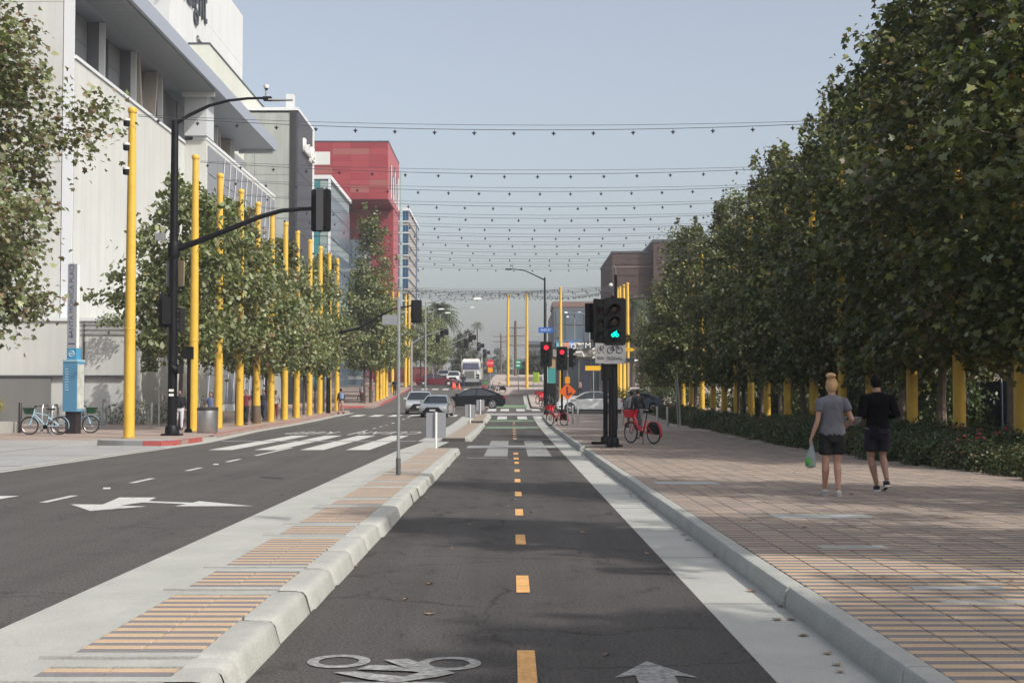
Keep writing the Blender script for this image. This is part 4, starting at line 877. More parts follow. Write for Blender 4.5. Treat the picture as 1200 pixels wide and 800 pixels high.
# fallen leaves on the path and in the gutter
litter = mat('dry_leaf', (.28, .17, .09), .8); m = MB()
for k in range(105):
    x, y = (wr.uniform(1.8, 1.955), wr.uniform(7, 40)) if k < 40 else (wr.uniform(2.3, 7.5), wr.uniform(8, 40)) if k < 85 else (wr.uniform(-1.4, 1.4), wr.uniform(8, 35))
    z = (.165 if x > 2.1 else .008) + g(y); s = wr.uniform(.02, .045); a = wr.uniform(0, 6.28); c, d = math.cos(a) * s, math.sin(a) * s
    m.add([(x + c, y + d, z), (x - d, y + c, z + .012), (x - c, y - d, z), (x + d, y - c, z + .006)], [(0, 1, 2, 3)])
tag(m.build('fallen_leaves', litter, smooth=False), 'dry brown leaves scattered on the walkway and gutter', 'leaves', kind='stuff')
# ================================================================== buildings
wall_w = mat('white_render', (.525, .535, .51), .85, var=.05, vscale=.4, streak=.13, bump=.15, bscale=8)
wall_w2 = mat('white_tower_panel', (.57, .585, .585), .7, var=.04, vscale=.3, streak=.06)
cream_w = mat('cream_parapet', (.53, .55, .49), .85, var=.04, streak=.1)
grey_panel = mat('cement_panel', (.24, .25, .27), .7, var=.08, vscale=.8, streak=.1)
conc_w = mat('board_concrete', (.33, .35, .33), .85, var=.10, vscale=.5, streak=.22, bump=.2, bscale=6)
charcoal = mat('charcoal_panel', (.055, .055, .066), .6, var=.05, vscale=.5)
fascia = mat('canopy_metal', (.33, .36, .42), .5, metal=.2, var=.03)
soffit = mat('corrugated_soffit', (.30, .32, .35), .6, var=.06)
pane_m = mat('window_glass', (.035, .045, .055), .12, spec=.7, var=.3, vscale=.5)
frame_w = mat('window_frame_white', (.62, .64, .66), .5)
frame_d = mat('window_frame_dark', (.06, .065, .075), .5)
mall = thing('shopping_mall', 'large white shopping mall with deep grey canopy and cinema lettering on its tower', 'building', (-40, 90, 0)); O = mall.location.copy()
def part(mb, name, m=None, par=None, off=None, smooth=False):
    off = O if off is None else off; mb.v = [(x - off.x, y - off.y, z - off.z) for x, y, z in mb.v]; return mb.build(name, m, par or mall, smooth=smooth)
part(MB().box(-60, -23.7, 76.1, 131.7, -1, 19.9), 'wall', wall_w)
part(MB().box(-60, -24.9, 76.12, 131.6, 19.9, 23.6), 'wall', grey_panel)
for k in range(17): part(MB().box(-23.7, -23.6, 76.2 + 1.52 * k, 76.2 + 1.52 * k + 1.512, 0, 19.85), 'panel', wall_w)
part(MB().box(-23.75, -23.5, 76.1, 101.9, 19.86, 20.05), 'sill', frame_w)
for x0, x1 in ((-31.6, -24.2), (-39.2, -31.65), (-46.8, -39.25)):
    for z0, z1 in ((5.62, 14.2), (14.22, 22.9), (22.92, 31.5)): part(MB().box(x0, x1, 75.95, 76.1, z0, z1), 'panel', wall_w)
part(MB().box(-24.15, -23.6, 75.93, 76.08, 0, 31.5), 'corner_pier', frame_w)
part(MB().box(-60, -25.5, 76.12, 80, 19.9, 31.4), 'wall', wall_w)
# low block with grey panel, the recess shade painted into its colour
part(MB().box(-60, -19.3, 74.0, 90, -1, 5.55), 'low_wall', wall_w); part(MB().box(-60, -19.2, 73.9, 90.1, 5.56, 5.72), 'coping', frame_w)
part(MB().box(-60, -23.95, 73.86, 73.98, .15, 2.62), 'screen_panel', mat('shaded_panel_grey', (.17, .17, .165), .8, var=.06, vscale=.5, streak=.1)); part(MB().box(-60, -20.1, 73.8, 73.97, 2.64, 2.74), 'ledge', frame_d)
for x in (-22.3, -20.1): part(MB().box(x, x + .06, 73.92, 73.99, .2, 5.5), 'joint', joint_dark)
for k in range(3): part(MB().box(-22.4, -19.9, 73.9, 73.95, 4.9 + .25 * k, 4.95 + .25 * k), 'rail', galv)
# window band with fins, glazing and leaning columns
def band(y0, XR, z0, z1):
    for a, b in ((3.1, 7.0), (17, 20.2)):
        n = 4; w = (b - a) / n
        for k in range(n):
            for (q0, q1) in ((z0, z0 + (z1 - z0) * .62), (z0 + (z1 - z0) * .64, z1)): part(MB().box(XR + .03, XR + .06, y0 + a + w * k + .05, y0 + a + w * (k + 1) - .05, q0, q1), 'window_pane', pane_m)
        part(MB().box(XR - .1, XR + .02, y0 + a, y0 + b, z0, z1), 'window_frame', frame_d)
    for a in (2.9, 9.8, 16.6): part(MB().box(XR + .7, XR + 1.05, y0 + a, y0 + a + .14, z0, z1), 'fin', frame_w); part(MB().box(XR + .02, XR + .7, y0 + a, y0 + a + .12, z0, z1), 'return_panel', mat('dark_return', (.13, .135, .15), .7, var=.06, vscale=1))
    for a, lean in ((11.4, 1.6), (14.6, -1.6)):
        part(MB().hexa([(XR + .1, y0 + a, z0), (XR + 1.0, y0 + a, z0), (XR + 1.0, y0 + a + .35, z0), (XR + .1, y0 + a + .35, z0)], [(XR + .1, y0 + a - lean * .5, z1), (XR + 1.0, y0 + a - lean * .5, z1), (XR + 1.0, y0 + a + .35 - lean * .5, z1), (XR + .1, y0 + a + .35 - lean * .5, z1)]), 'leaning_column', mat('tan_column', (.42, .38, .33), .7, var=.1))
    for a in (0.2, 7.2, 10.2): part(MB().box(XR + .0, XR + .04, y0 + a, y0 + a + 2.5, z0, z0 + 1.9), 'panel', grey_panel); part(MB().box(XR + .0, XR + .04, y0 + a, y0 + a + 2.5, z0 + 1.93, z1), 'panel', grey_panel)
band(79.5, -24.85, 20.06, 23.5)
band(104.5, -24.85, 20.3, 23.5)
# canopy
part(MB().hexa([(-25.4, 76.2, 23.55), (-21.05, 76.2, 23.55), (-21.05, 126, 23.55), (-25.4, 126, 23.55)], [(-25.4, 76.2, 24.4), (-21.0, 76.2, 24.4), (-21.0, 126, 24.4), (-25.4, 126, 24.4)]), 'canopy', fascia)
mb = MB(); y = 76.4
while y < 100.8: mb.box(-23.5, -21.25, y, y + .14, 23.40, 23.549); y += .28
part(mb, 'canopy_slat', soffit)
part(MB().box(-23.62, -21.3, 100.9, 101.3, 23.15, 23.545), 'beam', frame_w); part(MB().box(-24.2, -21.2, 125.2, 125.6, 23.25, 23.545), 'beam', frame_w)
part(MB().box(-21.05, -20.97, 76.2, 126.02, 23.5, 24.45), 'fascia', fascia)
# second volume: pier, mesh screen
part(MB().box(-23.9, -22.05, 101.9, 131.7, -1, 20.15), 'wall', wall_w); part(MB().box(-23.0, -22.0, 101.86, 131.8, 20.16, 20.4), 'coping', frame_w)
part(MB().box(-23.55, -21.95, 101.5, 104.0, 20.41, 23.45), 'pier', mat('pier_panel', (.50, .52, .54), .6, var=.03))
mesh_m = mat('mesh_screen', (.26, .27, .29), .6, metal=.3, var=.05)
for k in range(9):
    for j in range(9): part(MB().box(-22.04, -21.99, 102.4 + 3.2 * k, 105.5 + 3.2 * k, 1.2 + 2.08 * j, 3.2 + 2.08 * j), 'screen_panel', mesh_m)
mb = MB()
for k in range(13): mb.tube([(-21.93, 102.4 + 2.3 * k, 1.2), (-21.93, 108 + 2.3 * k, 19.8)], .05, 4)
part(mb, 'diagonal_brace', mat('brace_metal', (.36, .37, .39), .5, metal=.3))
# parapet wall and tower
part(MB().box(-26.7, -25.0, 116.4, 143.9, 23.5, 30.75), 'parapet', cream_w); part(MB().box(-26.75, -24.93, 116.35, 143.95, 30.76, 30.9), 'coping', frame_d)
part(MB().box(-45, -26.9, 110.95, 140.4, 19.8, 39.6), 'tower', wall_w2)
for k in range(8):
    for z0, z1 in ((24.4, 29.4), (29.42, 34.5), (34.52, 39.6)): part(MB().box(-26.9, -26.82, 111.0 + 3.67 * k, 111.0 + 3.67 * k + 3.64, z0, z1), 'panel', wall_w2)
for k in range(4):
    for z0, z1 in ((24.4, 34.5), (34.52, 39.6)): part(MB().box(-30.6 - 3.7 * k, -26.95 - 3.7 * k, 110.87, 110.94, z0, z1), 'panel', wall_w2)
letter_m = mat('tower_lettering', (.05, .052, .06), .4, metal=.3)
SIDE = Matrix.Rotation(R(90), 4, 'Z') @ FRONT                 # lettering facing +X, reading away from us (along +Y)
text('ArcLight', 5.0, letter_m, mall, Matrix.Translation(Vector((-26.7, 116.5, 35.7)) - O) @ SIDE, depth=.05, sx=.78)
text('Cinemas', .9, letter_m, mall, Matrix.Translation(Vector((-26.75, 121.2, 32.1)) - O) @ SIDE, depth=.03)
# ---------------- department store volume with charcoal face
st = thing('department_store', 'concrete and charcoal store block with white lettering above the street trees', 'building', (-26, 138, 0)); OS = st.location.copy()
part(MB().box(-34, -20.25, 131.9, 143.5, -1, 28.2), 'wall', conc_w, st, OS)
for k in range(4):
    for j in range(5): part(MB().box(-33.9 + 3.3 * k, -33.9 + 3.3 * k + 3.27, 131.83, 131.9, 5.6 * j, 5.6 * j + 5.57), 'panel', conc_w, st, OS)
part(MB().box(-20.7, -20.2, 131.75, 132.0, 0, 28.3), 'corner_trim', mat('dark_trim', (.02, .02, .025), .6), st, OS)
for k in range(3):
    for j in range(5): part(MB().box(-20.25, -20.0, 132.0 + 3.25 * k, 132.0 + 3.25 * k + 3.22, 5.68 * j, 5.68 * j + 5.64), 'panel', charcoal, st, OS)
part(MB().box(-20.3, -19.85, 141.75, 141.95, 0, 28.6), 'end_trim', white_paint, st, OS); part(MB().box(-34, -19.95, 131.8, 141.8, 28.42, 28.7), 'coping', frame_w, st, OS)
text("bloomingdale's", 1.9, white_paint, st, Matrix.Translation(Vector((-19.8, 138.0, 25.6)) - OS) @ SIDE, depth=.12, sx=.62)
part(MB().box(-19.9, -18.3, 142.0, 142.2, 25.0, 26.3), 'blade_sign', mat('pale_sign', (.6, .62, .6), .6), st, OS)
part(MB().box(-21.3, -20.6, 133, 134, 28.7, 30.2), 'roof_vent', wall_w2, st, OS)
# ---------------- glazed corner block
gb = thing('glass_building', 'pale glass and metal corner block in front of the red building', 'building', (-24, 172, 0)); OG = gb.location.copy()
teal = mat('teal_glass', (.05, .22, .24), .15, spec=.7, var=.15); pale_gl = mat('pale_green_glass', (.26, .34, .33), .2, spec=.6, var=.15, vscale=.5); blue_gl = mat('blue_grey_glass', (.09, .12, .15), .15, spec=.7, var=.3, vscale=.3)
part(MB().box(-30, -21.4, 165.1, 186, 0, 27.1), 'wall', mat('glass_block_core', (.2, .24, .25), .6), gb, OG)
part(MB().box(-30, -21.1, 164.9, 186.1, 27.12, 27.6), 'parapet', frame_w, gb, OG)
for j in range(8):
    z0 = 1 + 3.25 * j
    for k, mm in enumerate((pale_gl, pale_gl, teal, pale_gl)): part(MB().box(-25.3 + .98 * k, -24.4 + .98 * k, 164.95, 165.08, z0, z0 + 3.15), 'window_pane', mm, gb, OG)
    for k in range(7): part(MB().box(-21.38, -21.3, 165.3 + 2.95 * k, 165.3 + 2.95 * k + 2.85, z0, z0 + (1.9 if j % 2 else 3.15)), 'window_pane', blue_gl, gb, OG)
part(MB().box(-21.42, -21.15, 164.9, 165.2, 0, 27.1), 'corner_post', frame_w, gb, OG)
lw = thing('dark_glass_building', 'dark glazed lower block beside the street trees, before the red building', 'building', (-24, 192, 0)); OL = lw.location.copy()
part(MB().box(-32, -19.6, 187, 198, 0, 22.5), 'wall', mat('dark_core', (.10, .11, .12), .6), lw, OL)
for j in range(6):
    for k in range(6): part(MB().box(-28 + 1.38 * k, -28 + 1.38 * k + 1.3, 186.9, 187.0, 1 + 3.55 * j, 4.4 + 3.55 * j), 'window_pane', blue_gl, lw, OL)
    for k in range(4): part(MB().box(-19.6, -19.5, 187.2 + 2.7 * k, 189.8 + 2.7 * k, 1 + 3.55 * j, 4.4 + 3.55 * j), 'window_pane', blue_gl, lw, OL)
    part(MB().box(-28.2, -19.45, 186.85, 187.1, .5 + 3.55 * j, .95 + 3.55 * j), 'floor_band', frame_w if j == 3 else galv, lw, OL)
# ---------------- red building
rb = thing('red_building', 'crimson panelled building with an overhanging upper block and slit windows', 'building', (-25, 210, 0)); OR = rb.location.copy()
reds = [mat('crimson_panel', (.27, .030, .040), .6, var=.05), mat('crimson_panel_dark', (.24, .026, .036), .6, var=.05), mat('crimson_panel_light', (.30, .040, .048), .6, var=.05), mat('crimson_panel_tan', (.28, .085, .075), .6, var=.05)]
pinkw = mat('pink_side_panel', (.36, .09, .10), .6, var=.05)
part(MB().box(-36, -17.6, 200.1, 219, 29.7, 37.8), 'wall', reds[1], rb, OR); part(MB().box(-36, -18.0, 210.1, 219.2, 0, 29.6), 'wall', reds[0], rb, OR)
part(MB().box(-36, -17.45, 199.95, 219.1, 37.82, 38.0), 'parapet', frame_d, rb, OR)
rr = random.Random(8)
for j in range(9):
    for k in range(7):
        mm = reds[3] if (j, k) in ((7, 1), (6, 5), (4, 3), (4, 4), (1, 1), (1, 5), (7, 2), (2, 0)) else reds[rr.choice([0, 0, 1, 2])]
        part(MB().box(-17.6 - 2.6 * (k + 1), -17.62 - 2.6 * k, 200.0, 200.1, 29.72 + .9 * j, 29.72 + .9 * j + .885), 'panel', mm, rb, OR)
for j in range(8):
    for k in range(5): part(MB().box(-17.6 - 3.6 * (k + 1), -17.63 - 3.6 * k, 210.0, 210.1, .2 + 3.65 * j, .2 + 3.65 * j + 3.62), 'panel', reds[rr.choice([0, 1, 1])], rb, OR)
for j in range(2, 7, 2):
    for x in (-26.2, -22.6): part(MB().box(x, x + 2.6, 209.9, 210.02, 2.4 + 3.65 * j, 4.9 + 3.65 * j), 'window_pane', mat('reddish_window', (.10, .05, .07), .25), rb, OR)
for k in range(6):
    part(MB().box(-17.6, -17.5, 200.1 + 3.15 * k, 203.2 + 3.15 * k, 29.75, 37.8), 'panel', pinkw, rb, OR); part(MB().box(-18.0, -17.55, 210.2 + 1.48 * k, 211.6 + 1.48 * k, .2, 29.6), 'panel', pinkw, rb, OR)
    if k: part(MB().box(-17.5, -17.42, 200.4 + 3.15 * k, 201.0 + 3.15 * k, 30.5 + (k % 2) * 1.3, 35.8 - (k % 3) * .9), 'slit_window', pane_m, rb, OR); part(MB().box(-17.5, -17.42, 201.8 + 3.15 * k, 202.3 + 3.15 * k, 30.5, 34 + (k % 2) * 1.3), 'slit_window', frame_w, rb, OR)
part(MB().hexa([(-17.4, 219.3, 5), (-17.2, 219.3, 5), (-17.2, 223, 5), (-17.4, 223, 5)], [(-17.4, 219.3, 36.8), (-17.2, 219.3, 36.8), (-17.2, 223, 36), (-17.4, 223, 36)]), 'glass_fin', mat('aqua_glass', (.30, .42, .42), .15, spec=.6), rb, OR)
# ---------------- blue banded office building
ob = thing('office_building', 'slim office tower with blue glass bands and pale side louvres', 'building', (-20, 252, 0)); OO = ob.location.copy()
part(MB().box(-28, -17.5, 240.1, 266, 0, 33.4), 'wall', mat('beige_metal', (.33, .31, .29), .6, var=.05), ob, OO)
bl2 = mat('deep_blue_glass', (.03, .09, .17), .15, spec=.8, var=.3, vscale=.4)
for j in range(17):
    z = 1 + 1.92 * j
    for k in range(4): part(MB().box(-18.0 - 1.5 * k, -16.6 - 1.5 * k if k else -17.55, 240.0, 240.12, z, z + (1.6 if j % 3 else 1.1)), 'window_pane', bl2, ob, OO)
    part(MB().box(-24, -17.45, 239.93, 240.05, z + 1.66, z + 1.86), 'band', frame_w, ob, OO)
    part(MB().box(-17.5, -17.42, 240.4, 265.8, z + 1.3, z + 1.6), 'louvre', frame_d, ob, OO)
part(MB().box(-17.5, -17.35, 258, 260, 0, 33), 'stair_glass', bl2, ob, OO); part(MB().box(-28.1, -17.4, 239.95, 266.1, 33.42, 33.9), 'parapet', frame_w, ob, OO)
# ---------------- brown brick building on the plaza side
bb = thing('brick_building', 'dark brown brick building with stepped roofline above the yellow poles', 'building', (25, 195, 0)); OB = bb.location.copy()
brown = mat('brown_brick', (.062, .038, .034), .85, var=.12, vscale=.5, grain=.15, gscale=4)
part(MB().box(13.45, 60, 190.05, 215, 0, 21.0), 'wall', brown, bb, OB); part(MB().box(18.8, 60, 188.5, 215, 0, 22.3), 'wall', brown, bb, OB)
for j in range(14): part(MB().box(13.42, 18.78, 189.96, 190.04, .4 + 1.47 * j, 1.8 + 1.47 * j), 'panel', brown, bb, OB)
for j in range(4): part(MB().box(13.4, 18.79, 189.9, 190.03, 7.1 + 4.0 * j, 7.25 + 4.0 * j), 'string_course', mat('brown_band', (.19, .13, .11), .8), bb, OB)
for j in range(3):
    for k in range(3): part(MB().box(14.0 + 1.6 * k, 15.2 + 1.6 * k, 189.88, 189.95, 3.0 + 4.0 * j, 5.2 + 4.0 * j), 'window_pane', pane_m, bb, OB)
part(MB().box(13.35, 18.9, 189.9, 215.1, 21.02, 21.3), 'parapet', frame_d, bb, OB); part(MB().box(18.7, 60, 188.4, 215.1, 22.32, 22.7), 'parapet', frame_d, bb, OB)
for px0, px1, top in ((816, 822, 281), (829, 836, 278)):
    part(MB().box(xat(px0, 192), xat(px1, 192), 192, 193.5, 22.5, zat(top, 192)), 'chimney', grey_panel if px0 < 820 else charcoal, bb, OB)
# dark grey office behind the lights
go = thing('grey_building', 'grey glass building with a brown top band behind the red traffic lights', 'building', (11, 262, 0)); OG2 = go.location.copy()
gw = mat('slate_wall', (.085, .095, .105), .6, var=.1)
part(MB().box(7.6, 24, 258.1, 275, 0, 18.2), 'wall', gw, go, OG2); part(MB().box(7.4, 24.1, 258, 275.1, 18.22, 19.2), 'top_band', mat('brown_cap', (.17, .11, .095), .7), go, OG2)
part(MB().hexa([(6.2, 262, 0), (7.6, 258.2, 0), (7.6, 275, 0), (6.2, 275, 0)], [(6.9, 262, 16.5), (7.6, 258.2, 18), (7.6, 275, 18), (6.9, 275, 16.5)]), 'side_wing', gw, go, OG2)
for j in range(5):
    for k in range(7): part(MB().box(8.0 + 1.7 * k, 9.5 + 1.7 * k, 257.98, 258.08, 3 + 3.0 * j, 5.6 + 3.0 * j), 'window_pane', blue_gl, go, OG2)
# low corner shops
sh = thing('corner_shop', 'low grey corner storefront with white cut-out letters and a colourful mural strip', 'shop', (10, 200, 0)); OSH = sh.location.copy(); YS = 152
gz = g(YS); X = lambda px: xat(px, YS); Zs = lambda py: zat(py, YS)
part(MB().box(X(641), X(717), YS + .1, YS + 14, gz - 3, Zs(409)), 'wall', mat('storefront_wall', (.17, .165, .155), .8, var=.1, vscale=.6), sh, OSH)
part(MB().box(X(648), X(716), YS - .3, YS + .2, Zs(418), Zs(409)), 'fascia', mat('fascia_grey', (.21, .205, .19), .8, var=.08), sh, OSH)
for i, (a, b, cc) in enumerate(((652, 660, (.16, .42, .55)), (660, 667, (.50, .22, .16)), (667, 673, (.20, .32, .60)), (673, 680, (.45, .42, .36)))): part(MB().box(X(a), X(b), YS - .42, YS - .32, Zs(408), Zs(400 + i % 2)), 'mural_panel', mat(f'mural_colour_{"abcd"[i]}', cc, .6, var=.5, vscale=1.3), sh, OSH)
part(MB().box(X(650), X(682), YS - .5, YS + .1, Zs(400), Zs(398.6)), 'mural_cornice', mat('mural_blue', (.06, .18, .34), .6), sh, OSH)
for i, (a, b) in enumerate(((651, 664), (667, 678), (681, 692), (694, 702), (706, 714))):
    part(MB().box(X(a), X(b), YS - .05, YS + .08, Zs(463), Zs(421)), 'shop_window' if i not in (3, ) else 'shop_door', pane_m if i % 2 else mat('dark_shopfront', (.03, .035, .055), .3), sh, OSH)
part(MB().box(X(644), X(651), YS - .08, YS + .05, Zs(465), Zs(420)), 'pier', mat('tan_pier', (.30, .20, .10), .8), sh, OSH)
for txt, px, py, s in (('on', 675, 405, 1.0), ('m', 680.5, 404, 1.1)): text(txt, s * 1.15, white_paint, sh, Matrix.Translation(Vector((X(px), YS - .5, Zs(py))) - OSH) @ FRONT, depth=.05)
part(MB().box(X(684.5), X(693), YS - .6, YS - .5, Zs(409.5), Zs(401)), 'logo_board', mat('logo_black', (.03, .03, .03), .5), sh, OSH)
text('M', .85, white_paint, sh, Matrix.Translation(Vector((X(688.8), YS - .65, Zs(405.2))) - OSH) @ FRONT, depth=.03)
part(MB().tube([(X(694), YS - .7, Zs(409.5)), (X(698), YS - .7, Zs(408)), (X(700), YS - .7, Zs(411)), (X(695), YS - .7, Zs(414)), (X(700), YS - .7, Zs(417)), (X(694), YS - .7, Zs(419.5))], .09, 5), 'squiggle_sign', white_paint, sh, OSH)
part(MB().tube([(X(674), YS - .7, Zs(413)), (X(682), YS - .7, Zs(412.5)), (X(684), YS - .7, Zs(418))], .08, 5), 'awning_rail', white_paint, sh, OSH)
part(MB().box(X(705.5), X(716), YS - .2, YS, Zs(447), Zs(433)), 'mural_panel', mat('mural_purple', (.10, .09, .22), .7, var=.4, vscale=1), sh, OSH)
# small houses and low buildings far down the road, in the haze
for i, (px0, px1, top, Y, c) in enumerate(((556, 574, 436, 330, (.3, .28, .26)), (575, 592, 441, 380, (.45, .42, .4)), (604, 620, 425, 300, (.12, .11, .10)), (618, 642, 404, 285, (.12, .12, .125)), (478, 498, 436, 240, (.2, .09, .08)), (498, 520, 425, 300, (.25, .24, .24)))):
    nm = ['low tan building', 'long pale low building', 'dark low building behind the slim yellow poles', 'dark sloping-roofed building behind the guide sign', 'low red-brown building behind the red car', 'grey low building under the palm'][i]
    t = thing('low_building', nm + ' far down the hazy road', 'building', (xat((px0 + px1) / 2, Y), Y, 0)); hw = (px1 - px0) / 2 / F * Y; zt_ = zat(top, Y)
    MB().box(-hw, hw, 0, 12, 0, zt_).build('wall', mat(f'far_wall_{"abcdef"[i]}', c, .85, var=.15), t, smooth=False)
    MB().hexa([(-hw - .2, -.3, zt_), (hw + .2, -.3, zt_), (hw + .2, 12.3, zt_), (-hw - .2, 12.3, zt_)], [(-hw, 3, zt_ + .9), (hw, 3, zt_ + .9), (hw, 9, zt_ + .9), (-hw, 9, zt_ + .9)]).build('roof', frame_d, t, smooth=False)
    for k in range(4): MB().box(-hw * .85 + k * hw * .45, -hw * .6 + k * hw * .45, -.05, 0, zt_ - 2.6, zt_ - 1.2).build('window_pane', pane_m, t, smooth=False)
# low red wall and white marker by the far pavement
t = thing('garden_wall', 'low dark red wall at the far end of the mall-side pavement', 'wall', (-15, 195, g(195))); MB().box(-4, 3.5, 0, .3, 0, 2.2).build('wall', mat('dark_red_wall', (.20, .05, .05), .8, var=.15), t); MB().box(-4.1, 3.6, -.1, .4, 2.2, 2.35).build('coping', concrete_grey, t)
t = thing('marker_post', 'broad white marker post behind the red car', 'post', (xat(494.5, 200), 200, g(200) - .2)); MB().box(-.28, .28, 0, .25, 0, 4.0).build('post', white_paint, t)

# ================================================================== trees far away
def palm(label, px, top, Y, crown_r, n=46, tr=.28, seed=1, base=None):
    t = thing('palm_tree', label, 'palm tree', (xat(px, Y), Y, g(Y))); H = zat(top, Y) - g(Y) - crown_r * .75; rg = random.Random(seed)
    MB().tube([(0, 0, 0), (.15, 0, H * .5), (0, 0, H)], [tr * 1.2, tr * .9, tr], 8).build('trunk', bark_dark, t)
    m = MB()
    for k in range(n):
        a = rg.uniform(0, 6.28); el = rg.uniform(-.5, 1.35); L = crown_r * rg.uniform(.85, 1.15); d = Vector((math.cos(a), math.sin(a), 0)); s = Vector((-d.y, d.x, 0))
        P = [Vector((0, 0, H)) + d * (L * u * math.cos(el)) + Vector((0, 0, L * (u * math.sin(el) - .55 * u * u))) for u in (0, .25, .5, .75, 1)]
        for i in range(4):
            for q in (-1, 1):
                for e in (0, .5):
                    A = P[i].lerp(P[i + 1], e); B = P[i].lerp(P[i + 1], e + .36); w = L * .17 * (1 - abs(i + e - 1.8) / 3.2)
                    m.add([A, B, B + s * q * w * 1 + Vector((0, 0, -w * .75)) + (B - A) * .6], [(0, 1, 2)])
    m.build('frond', mat('palm_frond', (.06, .085, .035), .6), t, smooth=False); return t
palm('large shaggy date palm behind the mall-side street trees', 515, 346, 250, 3.9, 120, .5, 1)
palm('thin tall fan palm rising alone over the hazy road', 559, 374, 420, 2.2, 40, .2, 2)
palm('bright green palm beside the brown brick building', 741, 335, 175, 2.8, 44, .3, 4)
rng = np.random.default_rng(77)
def fartree(label, px, Y, top, w_px, seed, cols, zb=.15, leaf=.5, nc=60, nl=34):
    H = zat(top, Y) - g(Y); Rm = w_px / 2 / F * Y
    o = tree('broadleaf_tree', label, 'tree', seed, H, Rm, H * zb, nc, nl, leaf, SLIM, cols, .25, Rm * .2, bk=bark_dark, shoots=3); o.location = (xat(px, Y), Y, g(Y)); return o
DG = [(.03, .045, .02), (.04, .055, .025), (.05, .06, .03)]; BR = [(.07, .065, .035), (.06, .06, .03), (.09, .07, .045)]
fartree('dense dark evergreen tree behind the truck', 540, 232, 392, 26, 81, DG + BR[:1], .05, .45, 90, 45)
fartree('brownish tree mass below the date palm', 545, 262, 383, 24, 82, BR, .1)
fartree('rounded green tree beside the truck roof', 556, 285, 410, 26, 83, DG, .05); fartree('low green tree behind the stop sign', 566, 330, 416, 24, 84, DG, .05)
fartree('hazy grey-green tree far down the road', 583, 420, 409, 20, 85, DG, .05, .7); fartree('faint tree at the far end of the road', 594, 520, 418, 18, 86, DG, .05, .8)
fartree('small tree behind the mural shop', 655, 225, 396, 22, 87, DG, .2); fartree('dark tree behind the storefront roof', 700, 235, 388, 26, 88, DG, .2)
fartree('green tree beside the brick building and palm', 752, 160, 365, 30, 89, GREENS, .1, .3, 90, 40); fartree('dark bushy tree beside the blue van', 768, 128, 392, 34, 90, GREENS, .1, .25, 90, 40)
fartree('tall dark tree hiding most of the brown brick building', 795, 127, 272, 66, 94, GREENS, .05, .3, 210, 70)
fartree('dark tree mass left of the guide sign', 626, 262, 415, 26, 91, DG, .05); fartree('leafy tree beyond the mall-side pavement', 470, 225, 372, 30, 92, GREENS_L, .15, .35)
fartree('leafy tree under the date palm', 500, 240, 398, 34, 93, GREENS_L, .1, .35)
# ---------------- utility poles with cables, far lamps, far signals
t = thing('utility_pole', 'dark wooden utility pole with cross-arms beside the slim yellow poles', 'utility pole', (xat(604, 240), 240, g(240))); H = zat(376, 240) - g(240)
MB().tube([(0, 0, 0), (0, 0, H)], [.28, .2], 8).build('pole', wood_dark, t)
for k, z in enumerate((H - 1.2, H - 2.6, H - 4.2)): MB().box(-1.6, 1.6, -.08, .08, z, z + .14).build('cross_arm', wood_dark, t)
t2 = thing('utility_pole', 'fainter utility pole further down the hazy road', 'utility pole', (xat(587, 330), 330, g(330))); H2 = zat(391, 330) - g(330)
MB().tube([(0, 0, 0), (0, 0, H2)], [.25, .18], 8).build('pole', wood_dark, t2)
for z in (H2 - .8, H2 - 2.0): MB().box(-1.8, 1.8, -.08, .08, z, z + .14).build('cross_arm', wood_dark, t2)
m = MB()
for k in range(9):
    za = zat(384 + 4.2 * k, 240); y0 = 240; o_ = rnd.uniform(-1.5, 1.5)
    A = Vector((xat(572, y0), y0 + 20, za + o_ * .3)); B = Vector((xat(604, y0), y0, za)); C = Vector((xat(645, y0), y0 + 6, za + rnd.uniform(-.6, .6)))
    for P, Q in ((A, B), (B, C)): m.tube([P.lerp(Q, u / 6) + Vector((0, 0, -2.0 * (u / 6) * (1 - u / 6))) for u in range(7)], .022, 3)
for k in range(4):
    A = Vector((xat(604, 240), 240, zat(382 + 5 * k, 240))); B = Vector((xat(587, 330), 330, zat(396 + 3 * k, 330))); m.tube([A.lerp(B, u / 6) + Vector((0, 0, -3.0 * (u / 6) * (1 - u / 6))) for u in range(7)], .03, 3)
tag(m.build('power_lines', wire_m), 'tangle of thin power lines around the wooden utility pole', 'power lines', kind='stuff')
t = thing('utility_pole', 'broad grey pole shaft behind the black street lamp', 'utility pole', (xat(641, 150), 150, g(150))); MB().tube([(0, 0, 0), (0, 0, zat(354, 150) - g(150))], .11, 8).build('pole', galv, t)
def lamp(lab, px, top, Y, dx, cobra=True):
    t = thing('street_lamp', lab, 'street lamp', (xat(px, Y), Y, g(Y))); H = zat(top, Y) - g(Y)
    MB().tube([(0, 0, 0), (0, 0, H - .3)], [.11, .07], 8).build('pole', galv, t)
    MB().tube([(0, 0, H - .5), (dx * .4, 0, H - .05), (dx, 0, H)], [.05, .04, .03], 6).build('arm', galv, t); MB().hexa([(dx - .15, -.15, H - .1), (dx + .7 * (1 if dx > 0 else -1) + .15, -.15, H - .06), (dx + .7 * (1 if dx > 0 else -1) + .15, .15, H - .06), (dx - .15, .15, H - .1)], [(dx - .1, -.1, H + .05), (dx + .5 * (1 if dx > 0 else -1), -.08, H + .12), (dx + .5 * (1 if dx > 0 else -1), .08, H + .12), (dx - .1, .1, H + .05)]).build('luminaire', white_paint, t)
